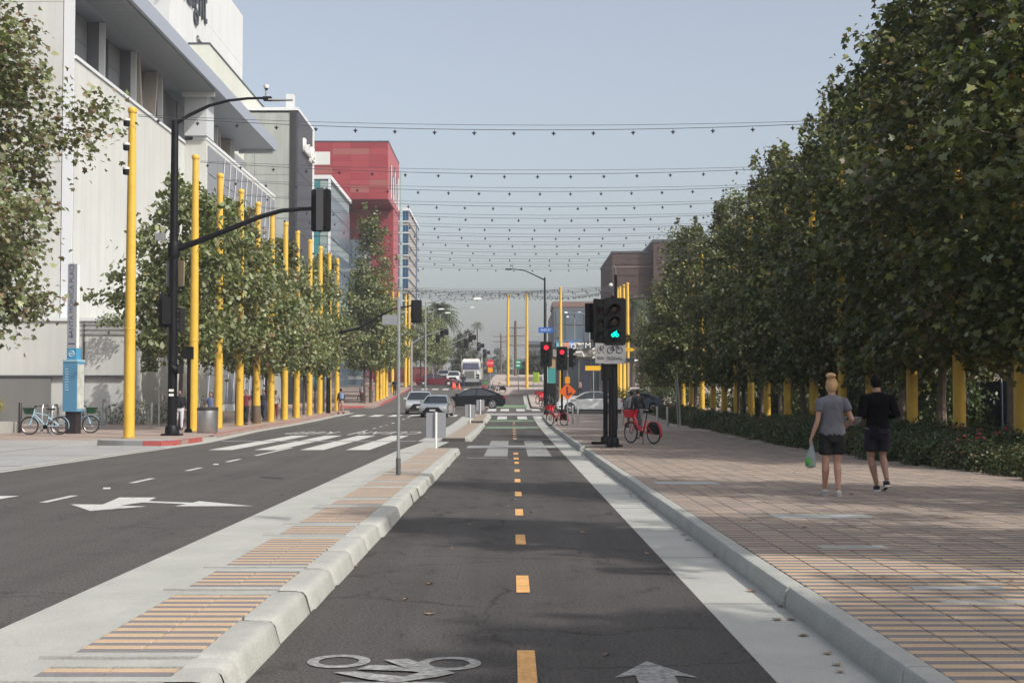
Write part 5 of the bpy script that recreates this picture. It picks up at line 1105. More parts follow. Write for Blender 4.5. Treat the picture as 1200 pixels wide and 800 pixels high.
for lab, px, top, Y, dx in (('pale street lamp whose arm reaches toward the yellow pole, before the grey building', 691, 366, 190, -2.8), ('pale street lamp with flat white head, second before the grey building', 673.5, 371, 235, -.8), ('lower pale lamp beside the middle lamp of the grey building', 665, 380, 260, -.6), ('upright pale lamp near the green bicycle signal', 688, 366, 222, -.8),
                            ('pale lamp before the date palm, taller of the two', 507, 362, 215, 1.0), ('pale lamp before the date palm, lower of the two', 515.5, 366.5, 235, 1.0), ('grey lamp mast standing among the mall-side trees', 498.5, 350, 150, 5.2), ('faint street lamp with long arm over the hazy road', 536, 360, 280, 2.6)): lamp(lab, px, top, Y, dx)
for lab, px0, py, Y, px1, py1 in (('signal cluster on a pale arm before the date palm', 496, 392, 165, 520, 386), ('signals on a long arm over the white truck', 523, 403, 200, 553, 392), ('second far signal on an arm over the road', 560, 404, 235, 563, 402), ('farthest signal on an arm over the road', 566, 413, 270, 570, 410)):
    t = thing('traffic_signal', lab, 'traffic signal', (xat(px0 - 14, Y), Y, g(Y))); q = lambda x, y: pt(x, y, Y) - t.location
    MB().tube([(0, 0, 0), (0, 0, q(px0, py + 8).z)], .14, 8).build('pole', galv, t); MB().tube([(0, 0, q(px0, py + 8).z - .3), q(px0, py + 2), q(px1, py1)], [.1, .07, .05], 6).build('mast_arm', galv, t)
    sc_ = 1.0 * Y / 165 * .8
    head(t, tuple(q(px1 - 2, py1 + 4)), 0, None, 3, True, sc_); 
    if px1 < 560: head(t, tuple(q(px1 - 7, py1 + 6) + Vector((0, 0, -.5))), 0, None, 3, True, sc_)
    m = MB(); c_ = q(px1 + 2.5, py1 + 3); m.box(c_.x - .3, c_.x + .3, .1, .15, c_.z - .35, c_.z + .35); m.build('sign_back', dark_plastic, t)

# ================================================================== vehicles
def wheel(t, x, y, r=.32, w=.22, side=1):
    o = MB().lathe([(r * .62, -w / 2), (r * .95, -w / 2), (r, -w / 2 + .03), (r, w / 2 - .03), (r * .95, w / 2), (r * .62, w / 2)], (0, 0, 0), 24, 'Y').build('wheel', rubber, t, (x, y, r))
    tag(o)
    yy = side * (w / 2 + .004); m = MB()
    m.lathe([(r * .66, min(0, yy)), (r * .66, max(0, yy)), (r * .58, max(0, yy))] if side > 0 else [(r * .58, yy), (r * .66, yy), (r * .66, 0)], (0, 0, 0), 20, 'Y')
    m.build('rim', mat('dark_wheel', (.04, .04, .042), .6), o)
    m = MB()
    for k in range(7): a = 2 * PI * k / 7; m.tube([(0, yy, 0), (math.cos(a) * r * .6, yy, math.sin(a) * r * .6)], [.045, .03], 4)
    m.torus((0, yy, 0), r * .62, .02, 'Y', 20, 4); m.lathe([(.06, yy - .02), (.06, yy + .02)], (0, 0, 0), 10, 'Y'); m.build('rim', chrome, o)
def arch(cx, r, n=8, z0=.24):
    a0 = math.asin(max(-1, min(1, (z0 - .33) / r))); return [(cx + r * math.cos(PI - a0 - (PI - 2 * a0) * k / n), .33 + r * math.sin(PI - a0 - (PI - 2 * a0) * k / n)) for k in range(n + 1)]
def car(label, col, loc, rz, L=4.75, Wd=1.82, kind='sedan', sc=1.0, metal=.5, glass=None):
    t = thing('car', label, 'car', loc, rz, sc=sc); hw = Wd / 2; k = L / 4.75
    pm = mat('car_paint_' + '_'.join(label.split()[:3]), col, .3, metal=metal, coat=.8 if sum(col) > .1 else .12, spec=.5 if sum(col) > .1 else .2); gl = glass or mat('car_glass', (.015, .02, .024), .06, spec=.9)
    top = {'sedan': [(1.12, .93), (.35, 1.36), (-.05, 1.44), (-.6, 1.445), (-1.15, 1.34), (-1.95, 1.01)], 'suv': [(1.15, 1.05), (.55, 1.5), (.1, 1.62), (-1.2, 1.64), (-1.95, 1.55), (-2.2, 1.08)]}[kind]
    bz = top[0][1]; dz = .12 if kind == 'suv' else 0
    prof = [(2.2, .24), (2.32, .34), (2.36, .55), (2.30, .68 + dz), (2.1, .78 + dz), (1.6, .86 + dz), (1.1, bz)] + [(.2, bz + .02), (-1.2, bz + .05)] + ([(-1.95, 1.02), (-2.25, .97), (-2.36, .86)] if kind == 'sedan' else [(-2.25, 1.1), (-2.33, .95)]) + [(-2.35, .5), (-2.28, .3), (-2.15, .24)]
    prof += arch(-1.42, .385) + arch(1.42, .385)
    prof = [(x * k, z) for x, z in prof][::-1]
    b = MB(); n = len(prof)
    ring = lambda y, s: [(x * s, y, .3 + (z - .3) * (1 if abs(y) > 0 else 1)) for x, z in prof]
    vs = ring(-hw, .985) + ring(-hw + .10, 1.0) + ring(hw - .10, 1.0) + ring(hw, .985)
    # the flanks lean in above the waist line
    vs = [(x, y * (1 - .05 * max(0, z - .6) / .4), z) for x, y, z in vs]
    fs = [tuple(range(n))] + [(r * n + (i + 1) % n, r * n + i, (r + 1) * n + i, (r + 1) * n + (i + 1) % n) for r in range(3) for i in range(n)] + [tuple(range(4 * n - 1, 3 * n - 1, -1))]
    b.add(vs, fs); body = b.build('body', pm, t)
    bv = body.modifiers.new('bevel', 'BEVEL'); bv.width = .03; bv.segments = 2; bv.limit_method = 'ANGLE'; bv.angle_limit = R(50)
    # cabin
    W_ = lambda z: hw * .93 - (z - bz) * .42
    P = [(x * k, z) for x, z in top]; n = len(P); g_ = MB(); vs = [(x, -W_(z), z) for x, z in P] + [(x, W_(z), z) for x, z in P] ; fs = [tuple(range(n)), tuple(range(2 * n - 1, n - 1, -1))] + [(i + 1, i, n + i, n + i + 1) for i in range(n - 1)] + [(0, n - 1, 2 * n - 1, n)]
    g_.add(vs, fs); g_.build('cabin_glass', gl, t, smooth=False)
    r_ = MB(); ro = P[1:n - 1]; m_ = len(ro)
    vs = []
    for x, z in ro:
        w = W_(z) + .012
        vs += [(x, -w, z - .03), (x, -w * .93, z + .022), (x, 0, z + .045), (x, w * .93, z + .022), (x, w, z - .03)]
    fs = [(5 * i + j, 5 * i + j + 1, 5 * i + 6 + j, 5 * i + 5 + j) for i in range(m_ - 1) for j in range(4)]
    r_.add(vs, fs); r_.build('roof', pm, t)
    pl = MB()
    for s in (-1, 1):
        pl.tube([(x, s * (W_(z) + .004), z) for x, z in P], [.03, .035, .03, .03, .045, .07], 6)
        xm = -.28 * k; pl.tube([(xm, s * (W_(bz) + .006), bz), (xm - .05, s * (W_(1.43) + .004), 1.42 if kind == 'sedan' else 1.6)], .028, 5)
        if kind == 'suv': xm = -1.45 * k; pl.tube([(xm, s * (W_(bz) + .006), bz), (xm - .02, s * (W_(1.6) + .004), 1.6)], .04, 5)
    pl.build('pillar', pm, t)
    for s in (-1, 1):
        d_ = MB()
        for x in (1.0, -.3, -1.25): d_.tube([(x * k, s * (hw + .001) * .998, .36), (x * k, s * (hw * .985) * .985, bz - .03)], .008, 4)
        d_.build('door_seam', mat('seam_dark', (.01, .01, .01), .8), t)
        MB().box(.98 * k, 1.16 * k, s * hw * .93 if s > 0 else s * hw * .93 - .19, s * hw * .93 + .19 if s > 0 else s * hw * .93, bz + .0, bz + .15).build('mirror', pm, t)
        for x in (-.05, -1.05): MB().box(x * k, (x + .2) * k, s * hw * .985 - .02, s * hw * .985 + .02, .80 + dz, .83 + dz).build('door_handle', pm, t)
        for x in (1.42, -1.42): wheel(t, x * k, s * (hw - .12), .33, .22, s)
        MB().hexa([(2.12 * k, s * (hw - .42), .60 + dz), (2.335 * k, s * (hw - .42), .60 + dz), (2.19 * k, s * (hw - .03), .62 + dz), (1.95 * k, s * (hw - .03), .62 + dz)][::1 if s > 0 else -1], [(2.10 * k, s * (hw - .42), .72 + dz), (2.27 * k, s * (hw - .42), .71 + dz), (2.1 * k, s * (hw - .03), .78 + dz), (1.85 * k, s * (hw - .03), .79 + dz)][::1 if s > 0 else -1]).build('headlight', mat('lamp_glass', (.55, .58, .6), .1, metal=.4), t)
        MB().box(-2.37 * k, -2.2 * k, *sorted((s * (hw - .42), s * (hw + .004 - .03))), .74 + dz, .88 + dz).build('taillight', mat('tail_red', (.4, .01, .015), .2), t)
    MB().hexa([(2.2 * k, -.74, .28), (2.375 * k, -.74, .28), (2.375 * k, .74, .28), (2.2 * k, .74, .28)], [(2.2 * k, -.40, .66 + dz), (2.362 * k, -.40, .66 + dz), (2.362 * k, .40, .66 + dz), (2.2 * k, .40, .66 + dz)]).build('grille', dark_plastic, t)
    MB().box(2.37 * k, 2.39 * k, -.2, .2, .40, .52).build('licence_plate', mat('plate_white', (.5, .5, .5), .5), t)
    MB().box(-2.375 * k, -2.36 * k, -.2, .2, .55, .68).build('licence_plate', mat('plate_white', (.5, .5, .5)), t)
    MB().box(-2.2 * k, 2.2 * k, -hw + .08, hw - .08, .18, .3).build('underside', rubber, t)
    u_ = MB()
    for x in (1.42, -1.42): u_.box(x * k - .37, x * k + .37, -hw + .25, hw - .25, .3, .7)
    u_.build('wheel_well', rubber, t)
    return t
gd = lambda y: g(y) + .0
car('silver sedan facing us at the crossing beside the low signs', (.36, .40, .41), (xat(510.5, 94), 96.3, gd(95)), R(-90 - 5))
car('white and black hatchback half hidden behind the silver sedan', (.55, .57, .58), (xat(489.5, 103), 105, gd(104)), R(-90 + 4), L=4.2, sc=1.12)
car('black sedan crossing the junction with a red taillight', (.004, .0045, .008), (xat(553.5, 124), 124, g(124) - .02), R(180), L=4.9, metal=.2, sc=1.2)
car('dark red coupe crossing at the far end of the junction', (.14, .012, .028), (xat(511.5, 180.5), 180.5, g(181)), R(0), L=4.9, metal=.3, sc=1.08)
car('white sedan in the side street behind the bicycle signal', (.62, .64, .64), (xat(690, 107.5), 107.5, g(107)), R(180), L=4.6, metal=0, sc=1.1)
car('blue-grey sedan behind the cyclist in black', (.10, .14, .17), (xat(745.5, 112), 112.5, g(112)), R(178), L=4.4, metal=.4)
car('dark blue van partly hidden by trees at the end of the side street', (.07, .12, .22), (xat(752, 128), 130, g(130)), R(-90), L=4.9, kind='suv', metal=.2)
car('white van following beside the truck', (.6, .6, .6), (xat(531.5, 196), 197, g(196)), R(-92), L=4.9, kind='suv', metal=0)
car('pale car waiting behind the red coupe', (.35, .38, .38), (xat(519, 205), 207, g(206)), R(-88), kind='suv', metal=.2)
# truck
t = thing('truck', 'white long-nosed lorry with tall chrome grille facing us down the road', 'truck', (xat(551, 182), 184, g(184)), R(-90 - 2)); wp = mat('truck_white', (.62, .62, .60), .35, coat=.5)
MB().hexa([(0, -1.2, .9), (2.0, -1.0, .9), (2.0, 1.0, .9), (0, 1.2, .9)], [(0, -1.1, 2.05), (1.95, -.85, 1.85), (1.95, .85, 1.85), (0, 1.1, 2.05)]).build('bonnet', wp, t)
MB().hexa([(-2.2, -1.22, .8), (.05, -1.22, .8), (.05, 1.22, .8), (-2.2, 1.22, .8)], [(-2.2, -1.18, 3.1), (-.25, -1.18, 3.1), (-.25, 1.18, 3.1), (-2.2, 1.18, 3.1)]).build('cab', wp, t)
MB().hexa([(-2.2, -1.15, 3.1), (-.2, -1.15, 3.1), (-.2, 1.15, 3.1), (-2.2, 1.15, 3.1)], [(-2.2, -1.0, 3.55), (-.7, -1.0, 3.45), (-.7, 1.0, 3.45), (-2.2, 1.0, 3.55)]).build('roof', wp, t)
for s in (0, 1): MB().hexa([(.04, -1.05 + s * 1.07, 2.1), (.08, -1.05 + s * 1.07, 2.1), (.08, -.02 + s * 1.07, 2.1), (.04, -.02 + s * 1.07, 2.1)], [(-.24, -1.02 + s * 1.04, 2.95), (-.18, -1.02 + s * 1.04, 2.95), (-.18, -.02 + s * 1.04, 2.95), (-.24, -.02 + s * 1.04, 2.95)]).build('windscreen', mat('truck_glass', (.05, .05, .09), .1, spec=.8), t)
MB().box(2.0, 2.06, -.62, .62, .85, 1.85).build('grille', mat('grille_metal', (.30, .31, .32), .4, metal=.7), t)
for k in range(9): MB().box(2.06, 2.08, -.56 + .14 * k, -.52 + .14 * k, .9, 1.8).build('grille_bar', chrome, t)
MB().box(2.0, 2.25, -1.22, 1.22, .45, .85).build('bumper', mat('bumper_grey', (.45, .46, .47), .35, metal=.5), t); MB().box(1.6, 2.15, -1.15, 1.15, .25, .45).build('underside', rubber, t)
for s in (-1, 1):
    MB().box(1.3, 2.02, *sorted((s * .82, s * 1.2)), .85, 1.45).build('fender', dark_plastic, t); MB().box(2.02, 2.1, *sorted((s * .85, s * 1.12)), 1.02, 1.25).build('headlight', mat('lamp_glass', (.55, .58, .6)), t)
    MB().tube([(-2.0, s * 1.35, .9), (-2.0, s * 1.35, 4.1)], .09, 8).build('exhaust_stack', chrome, t); MB().box(.1, .2, *sorted((s * 1.35, s * 1.55)), 2.2, 2.9).build('mirror', chrome, t)
    for x in (1.3, -3.2, -4.5): wheel(t, x, s * 1.05, .5, .3, s)
MB().box(-7.2, -2.4, -1.2, 1.2, 1.1, 3.3).build('trailer', mat('trailer_grey', (.3, .3, .3), .6), t)
for k in range(7): MB().lathe([(.001, 0), (.045, .02), (.04, .07)], (-.75, -.6 + .2 * k, 3.45), 6).build('roof_light', mat('amber_plate', (.8, .3, .01)), t)
# cones
for i, (px, Y) in enumerate(((533, 172), (538, 171.5), (531, 174))):
    t = thing('traffic_cone', f'orange traffic cone before the truck, {["middle","outer","hindmost"][i]} of three', 'traffic cone', (xat(px, Y), Y, g(Y) + .01)); MB().lathe([(.2, .03), (.05, .8), (.03, .82)], n=10).build('cone', mat('cone_orange', (.7, .08, .02), .5), t); MB().box(-.24, .24, -.24, .24, 0, .03).build('base', rubber, t)
# ---------------- bicycles
def bicycle(name, label, col, loc, rz, share=True, s=1.0, basket=None, r=.33):
    t = thing(name, label, 'bicycle', loc, rz, sc=s); fm = mat('frame_' + '_'.join(label.split()[:2]), col, .35, coat=.5); wb = .56
    for x, nm in ((-wb, 'rear'), (wb, 'front')):
        w = MB().torus((0, 0, 0), r - .022, .024, 'Y', 30, 6).build('wheel', rubber, t, (x, 0, r)); MB().torus((0, 0, 0), r - .05, .012, 'Y', 28, 4).build('rim', steel, w)
        m = MB()
        for k in range(14): a = 2 * PI * k / 14; m.tube([(0, 0, 0), (math.cos(a) * (r - .05), 0, math.sin(a) * (r - .05))], .0022, 3, cap=False)
        m.lathe([(.045, -.05), (.05, 0), (.045, .05)], (0, 0, 0), 10, 'Y'); m.build('spoke', steel, w)
    m = MB(); fr = .032 if share else .017
    if share: m.tube([(wb - .16, 0, .86), (.22, 0, .52), (-.05, 0, .33)], [fr, fr * 1.25, fr], 10); m.tube([(-.05, 0, .33), (-.18, 0, .72)], fr * .8, 8); m.tube([(-.12, 0, .52), (.18, 0, .50)], fr * .6, 6)
    else: m.tube([(wb - .17, 0, .78), (.1, 0, .50), (-.05, 0, .30)], fr * 1.2, 8); m.tube([(wb - .18, 0, .84), (-.17, 0, .72)], fr, 8); m.tube([(-.05, 0, .30), (-.2, 0, .82)], fr, 8)
    for y in (-.06, .06): m.tube([(-.05, y, .33), (-wb, y, r)], .014, 6); m.tube([(-.16, y, .66), (-wb, y, r)], .012, 6)
    m.build('frame', fm, t)
    m = MB(); m.tube([(wb - .19, 0, .98), (wb - .12, 0, .70)], .024, 8)
    for y in (-.06, .06): m.tube([(wb - .12, y * .7, .70), (wb, y, r)], .015, 6)
    m.build('fork', fm, t)
    for x, a0, a1 in ((-wb, 20, 200), (wb, 30, 170)):
        m = MB(); n = 10; vs = []
        for k in range(n + 1):
            a = R(a0 + (a1 - a0) * k / n); rr_ = r + .03
            for y in (-.035, .035): vs.append((x + rr_ * math.cos(a), y, r + rr_ * math.sin(a)))
        m.add(vs, [(2 * k, 2 * k + 1, 2 * k + 3, 2 * k + 2) for k in range(n)]); o = m.build('mudguard', fm, t); so = o.modifiers.new('thick', 'SOLIDIFY'); so.thickness = .006
    m = MB(); m.tube([(wb - .19, 0, .98), (wb - .21, 0, 1.06)], .016, 6); m.tube([(wb - .36, -.3, 1.09), (wb - .25, -.24, 1.08), (wb - .2, 0, 1.05), (wb - .25, .24, 1.08), (wb - .36, .3, 1.09)], .013, 6); m.build('handlebar', black_metal, t)
    m = MB(); m.tube([(-.18, 0, .7), (-.24, 0, .94)], .016, 6); m.build('seat_post', black_metal, t)
    MB().hexa([(-.36, -.08, .93), (-.08, -.02, .95), (-.08, .02, .95), (-.36, .08, .93)], [(-.38, -.10, 1.0), (-.06, -.025, .985), (-.06, .025, .985), (-.38, .10, 1.0)]).build('saddle', dark_plastic, t)
    m = MB(); m.lathe([(.09, .07), (.09, .08)], (-.05, 0, .3), 16, 'Y'); m.tube([(-.05, .09, .3), (.06, .1, .17)], .01, 5); m.tube([(-.05, -.09, .3), (-.16, -.1, .43)], .01, 5); m.box(.02, .1, .1, .18, .155, .18); m.box(-.2, -.12, -.18, -.1, .42, .445); m.build('crank', black_metal, t)
    MB().tube([(-.1, .06, .28), (-.3, .2, .01)], .01, 5).build('kickstand', black_metal, t)
    if basket:
        bm = basket; m = MB(); m.hexa([(wb - .12, -.13, .78), (wb + .14, -.13, .78), (wb + .14, .13, .78), (wb - .12, .13, .78)], [(wb - .15, -.18, 1.02), (wb + .22, -.18, 1.02), (wb + .22, .18, 1.02), (wb - .15, .18, 1.02)]); m.build('basket', bm, t)
    if share:
        m = MB(); m.prism([(-wb - .27 * math.cos(R(a)), r + .27 * math.sin(R(a))) for a in range(-10, 200, 15)], -.05, -.035, 'XZ'); m.prism([(-wb - .27 * math.cos(R(a)), r + .27 * math.sin(R(a))) for a in range(-10, 200, 15)], .035, .05, 'XZ'); m.build('wheel_cover', dark_plastic, t)
    return t
REDB = (.62, .012, .03)
bicycle('bicycle', 'bright red share bicycle with front basket parked beside the black signal poles', REDB, (xat(752.5, 43.2), 43.2, .155), R(180 - 57), s=1.0, basket=mat('red_basket', REDB, .5))
bicycle('bicycle', 'red share bicycle leaning by the orange work sign', REDB, (xat(653, 70), 70.5, .17), R(180 - 54), s=1.0, basket=mat('red_basket', REDB))
bicycle('bicycle', 'red share bicycle on the far corner, foremost of the parked row', REDB, (xat(637, 124), 124, g(124) + .15), R(110), s=1.25, basket=mat('red_basket', REDB))
bicycle('bicycle', 'red share bicycle on the far corner, behind the foremost', REDB, (xat(634.5, 132), 132, g(132) + .15), R(120), s=1.2, basket=mat('red_basket', REDB))
bicycle('bicycle', 'dark bicycle parked against the black cabinet on the far corner', (.03, .03, .035), (xat(641, 121.5), 121.5, g(121.5) + .15), R(115), s=1.2)
bicycle('bicycle', 'black bicycle parked nearest the kerb of the far corner', (.03, .03, .035), (xat(645, 120), 120, g(120) + .15), R(100), s=1.2)
bicycle('bicycle', 'red share bicycle on the plaza edge beyond the black sedan', REDB, (xat(567.5, 158), 158.5, g(158) + .1), R(-80), s=1.3, basket=mat('green_basket', (.08, .35, .08), .5))
bicycle('bicycle', 'dark bicycle on the plaza edge near the lone yellow pole', (.04, .04, .045), (xat(582, 157.5), 158, g(158) + .1), R(170), s=1.2)
LB = (.36, .55, .66)
bicycle('bicycle', 'pale blue city bicycle facing away from the kiosk with a dark crate bag', LB, (xat(52.5, 53.8), 53.8, .155), R(180), False, 1.0, mat('dark_green_basket', (.012, .05, .025), .6), r=.345)
bicycle('bicycle', 'pale blue city bicycle with its front wheel behind the kiosk base', LB, (xat(73.5, 54.6), 56.4, .155), R(0), False, 1.0, mat('green_basket2', (.01, .07, .025), .6), r=.345)
t = thing('utility_cabinet', 'black utility cabinet behind the bicycles on the far corner', 'cabinet', (xat(645, 125), 125.5, g(125) + .15)); MB().box(-.5, .5, -.3, .3, 0, 2.0).build('cabinet_body', dark_plastic, t); MB().box(-.53, .53, -.33, .33, 2.0, 2.08).build('lid', dark_plastic, t)
for lab, x0, x1, y0, y1, Y, c in (('lime green banner stand on the far corner', 624.5, 632, 448, 436, 150, (.35, .50, .04)), ('white notice board on the far corner beside the banner', 635.5, 641, 446, 438, 148, (.5, .5, .5)), ('teal notice panel beside the black cabinet', 643.5, 649, 452, 436, 146, (.05, .36, .36))):
    xc = (x0 + x1) / 2; t = thing('notice_board', lab, 'notice board', (xat(xc, Y), Y, g(Y) + .15)); hw = (x1 - x0) / 2 / F * Y; z0 = t.location.z
    MB().box(-hw, hw, 0, .06, zat(y0, Y) - z0, zat(y1, Y) - z0).build('board', mat('board_' + lab.split()[0], c, .6), t)
    for s in (-1, 1): MB().tube([(s * hw * .9, .05, 0), (s * hw * .9, .05, zat(y1, Y) - z0)], .035, 5).build('leg', galv, t)
# ================================================================== people
skin = mat('skin', (.45, .25, .18), .55, var=.05, vscale=8); skin_t = mat('tanned_skin', (.30, .165, .115), .55, var=.05, vscale=8)
def hand(mb, w, d, side, curl=.5, s=1.0):
    """palm, four bent fingers and a thumb, from wrist w along d"""
    w = Vector(w); d = Vector(d).normalized(); up = Vector((0, 1, 0)) if abs(d.y) < .8 else Vector((0, 0, 1)); a = d.cross(up).normalized(); b = a.cross(d).normalized()
    mb.tube([w, w + d * .03 * s, w + d * .08 * s], [(.022 * s, .026 * s), (.018 * s, .036 * s), (.014 * s, .038 * s)], 8)
    for k, (o, L) in enumerate(((-.030, .062), (-.010, .072), (.010, .068), (.028, .052))):
        p = w + d * .078 * s + b * o * s; q = p + d * L * .5 * s + a * side * curl * .012; e = q + (d * (1 - curl) + a * side * curl).normalized() * L * .5 * s
        mb.tube([p, q, e], [.0095 * s, .0085 * s, .007 * s], 6)
    p = w + d * .03 * s + b * .03 * s; mb.tube([p, p + (d * .7 + b * .7) * .035 * s, p + (d * 1.0 + b * .5) * .065 * s], [.012 * s, .0105 * s, .008 * s], 6)
def remesh(o, vx, smooth=2):
    r = o.modifiers.new('remesh', 'REMESH'); r.mode = 'VOXEL'; r.voxel_size = vx; r.use_smooth_shade = True
    s = o.modifiers.new('smooth', 'SMOOTH'); s.factor = .5; s.iterations = smooth
def crease(o):
    tx = bpy.data.textures.new('cloth_folds', 'CLOUDS'); tx.noise_scale = .16; tx.noise_depth = 2
    d = o.modifiers.new('folds', 'DISPLACE'); d.texture = tx; d.strength = .035; d.mid_level = .22; d.texture_coords = 'LOCAL'
def person(label, loc, rz=0, h=1.68, skinm=skin, hairc=(.02, .015, .012), topm=None, botm=None, shoem=None, arms=None, legs=None, fem=False, sleeve=.55, hem=.86, shorts=.58, vx=.03, bun=False, headtilt=(0, 0), soles=None, wide=1.0, cap=False, lean=0):
    t = thing('person', label, 'person', loc, rz, sc=1); S = h / 1.66; sh = (.165 if fem else .185) * wide
    V3 = lambda p: Vector(p) * S
    arms = arms or [[(-sh, 0, 1.35), (-sh - .06, -.02, 1.08), (-sh - .07, .05, .84)], [(sh, 0, 1.35), (sh + .06, -.02, 1.08), (sh + .07, .05, .84)]]
    legs = legs or [[(-.09, 0, .86), (-.10, .06, .46), (-.10, -.02, .09)], [(.09, 0, .86), (.10, .0, .46), (.10, -.10, .10)]]
    b = MB(); hp = .168 if fem else .158
    L = lean
    tor = [((0, 0, .80), (.13, .10)), ((0, 0, .88), (hp, .115)), ((0, L * .1, .96), (hp * .95, .108)), ((0, L * .3, 1.05), (.132 if fem else .145, .09)), ((0, L * .5, 1.14), (.13 if fem else .152, .092)), ((0, L * .7, 1.25), (.148 * wide, .102)), ((0, L * .85, 1.33), (sh * .95, .09)), ((0, L, 1.375), (sh * .82, .07)), ((0, L, 1.41), (.075, .055)), ((0, L + .005, 1.44), (.052, .052)), ((0, L + .015, 1.49), (.05, .052))]
    b.tube([V3(p) for p, _ in tor], [(r0 * S, r1 * S) for _, (r0, r1) in tor], 16)
    hx, hy = headtilt; hc = V3((hx, L + .03 + hy, 1.562)); b.ball(hc, .105 * S, 16, 12, (.76, .93, 1.13)); b.ball(hc + V3((0, .045, -.045)), .07 * S, 10, 8, (.8, .8, .9))
    b.tube([hc + V3((0, .09, .01)), hc + V3((0, .115, -.025))], [.008 * S, .013 * S], 6)
    for s in (-1, 1): b.ball(hc + V3((s * .08, .0, -.01)), .024 * S, 8, 6, (.4, .7, 1.2))
    for s, A in zip((-1, 1), arms):
        A = [V3(p) for p in A]; mid = A[0].lerp(A[1], .5); fm = A[1].lerp(A[2], .35)
        b.tube([A[0] + V3((-s * .04, 0, .0)), A[0], mid, A[1], fm, A[2]], [.048 * S, (.050 if fem else .058) * S, (.041 if fem else .048) * S, (.034 if fem else .038) * S, (.036 if fem else .040) * S, .024 * S], 10)
        hand(b, A[2], A[2] - A[1], -s, .45, S)
    for s, A in zip((-1, 1), legs):
        A = [V3(p) for p in A]; b.tube([A[0] + V3((0, 0, .05)), A[0].lerp(A[1], .25), A[0].lerp(A[1], .7), A[1], A[1].lerp(A[2], .3) + V3((0, -.015, 0)), A[1].lerp(A[2], .65), A[2]], [.088 * S, .084 * S, .064 * S, .051 * S, .056 * S, .043 * S, .033 * S], 12)
        b.tube([A[2] + V3((0, -.03, -.03)), A[2] + V3((0, .06, -.045)), A[2] + V3((0, .16, -.06))], [.032 * S, .036 * S, .024 * S], 8)
    body = b.build('body', skinm, t); remesh(body, vx * .35 if vx < .02 else vx * .8, 2)
    # eyes and mouth as small marks on the face
    e = MB()
    for s in (-1, 1): e.ball(hc + V3((s * .032, .088, .012)), .009 * S, 6, 4)
    e.tube([hc + V3((-.02, .098, -.055)), hc + V3((.02, .098, -.055))], .004, 4); e.build('face', mat('face_dark', (.05, .02, .02), .5), t)
    hm = mat('hair_' + label.split()[0] + '_' + label.split()[1], hairc, .85, spec=.15, streak=.35, var=.25, vscale=30)
    hb = MB(); hb.ball(hc + V3((0, -.018, .022)), .110 * S, 16, 12, (.80, .93, 1.02)); hb.ball(hc + V3((0, -.045, -.02)), .085 * S, 12, 8, (.88, .75, .8))
    if bun: hb.ball(hc + V3((-.02, -.055, .155)), .06 * S, 12, 8, (1.25, 1, .7)); hb.torus(hc + V3((-.02, -.055, .15)), .055 * S, .024 * S, 'Z', 14, 6); hb.tube([hc + V3((0, -.05, .08)), hc + V3((-.01, -.05, .15))], .022 * S, 8)
    o = hb.build('hair', hm, t); remesh(o, max(vx * .5, .012) if vx < .02 else vx, 1)
    # top
    c = MB(); g_ = .016 * S
    tt = [((0, 0, hem - .005), (hp + .012, .125)), ((0, 0, hem), (hp + .012, .125)), ((0, L * .2, .97), (hp + .004, .12)), ((0, L * .3, 1.05), (.150, .108)), ((0, L * .5, 1.14), (.150 if fem else .165, .108)), ((0, L * .7, 1.25), (.160 * wide, .112)), ((0, L * .85, 1.33), (sh * .98, .100)), ((0, L, 1.385), (sh * .84, .076)), ((0, L, 1.418), (.085, .066)), ((0, L, 1.425), (.080, .062))]
    c.tube([V3(p) for p, _ in tt], [(r0 * S, r1 * S) for _, (r0, r1) in tt], 18)
    for s, A in zip((-1, 1), arms):
        A = [V3(p) for p in A]; f = min(sleeve, 1); pts = [A[0] + V3((-s * .05, 0, .0)), A[0], A[0].lerp(A[1], f)]; rs = [.056 * S, .062 * S, .060 * S]
        if sleeve > 1: pts += [A[1].lerp(A[2], sleeve - 1)]; rs = [.056 * S, .064 * S, .055 * S, .045 * S]
        c.tube(pts, rs, 10)
    o = c.build('shirt', topm, t); remesh(o, max(vx * .75, .01), 3)
    if vx < .02: crease(o)
    # shorts or trousers
    c = MB(); c.tube([V3((0, 0, z)) for z in (.76, .84, .92, 1.0)], [(.15 * S, .115 * S), ((hp + .008) * S, .128 * S), ((hp + .004) * S, .12 * S), (.145 * S, .102 * S)], 16)
    for s, A in zip((-1, 1), legs):
        A = [V3(p) for p in A]; zt_, zk = A[0].z, A[1].z
        if shorts > .3: f = (zt_ - shorts * S) / (zt_ - zk); c.tube([A[0] + V3((0, 0, .03)), A[0].lerp(A[1], f * .5), A[0].lerp(A[1], f)], [.096 * S, .098 * S, .092 * S], 12)
        else: c.tube([A[0] + V3((0, 0, .03)), A[0].lerp(A[1], .5), A[1], A[1].lerp(A[2], .5), A[2] + V3((0, 0, .0))], [.096 * S, .085 * S, .068 * S, .062 * S, .055 * S], 12)
    o = c.build('shorts' if shorts > .3 else 'trousers', botm, t); remesh(o, max(vx * .75, .01), 2)
    if vx < .02: crease(o)
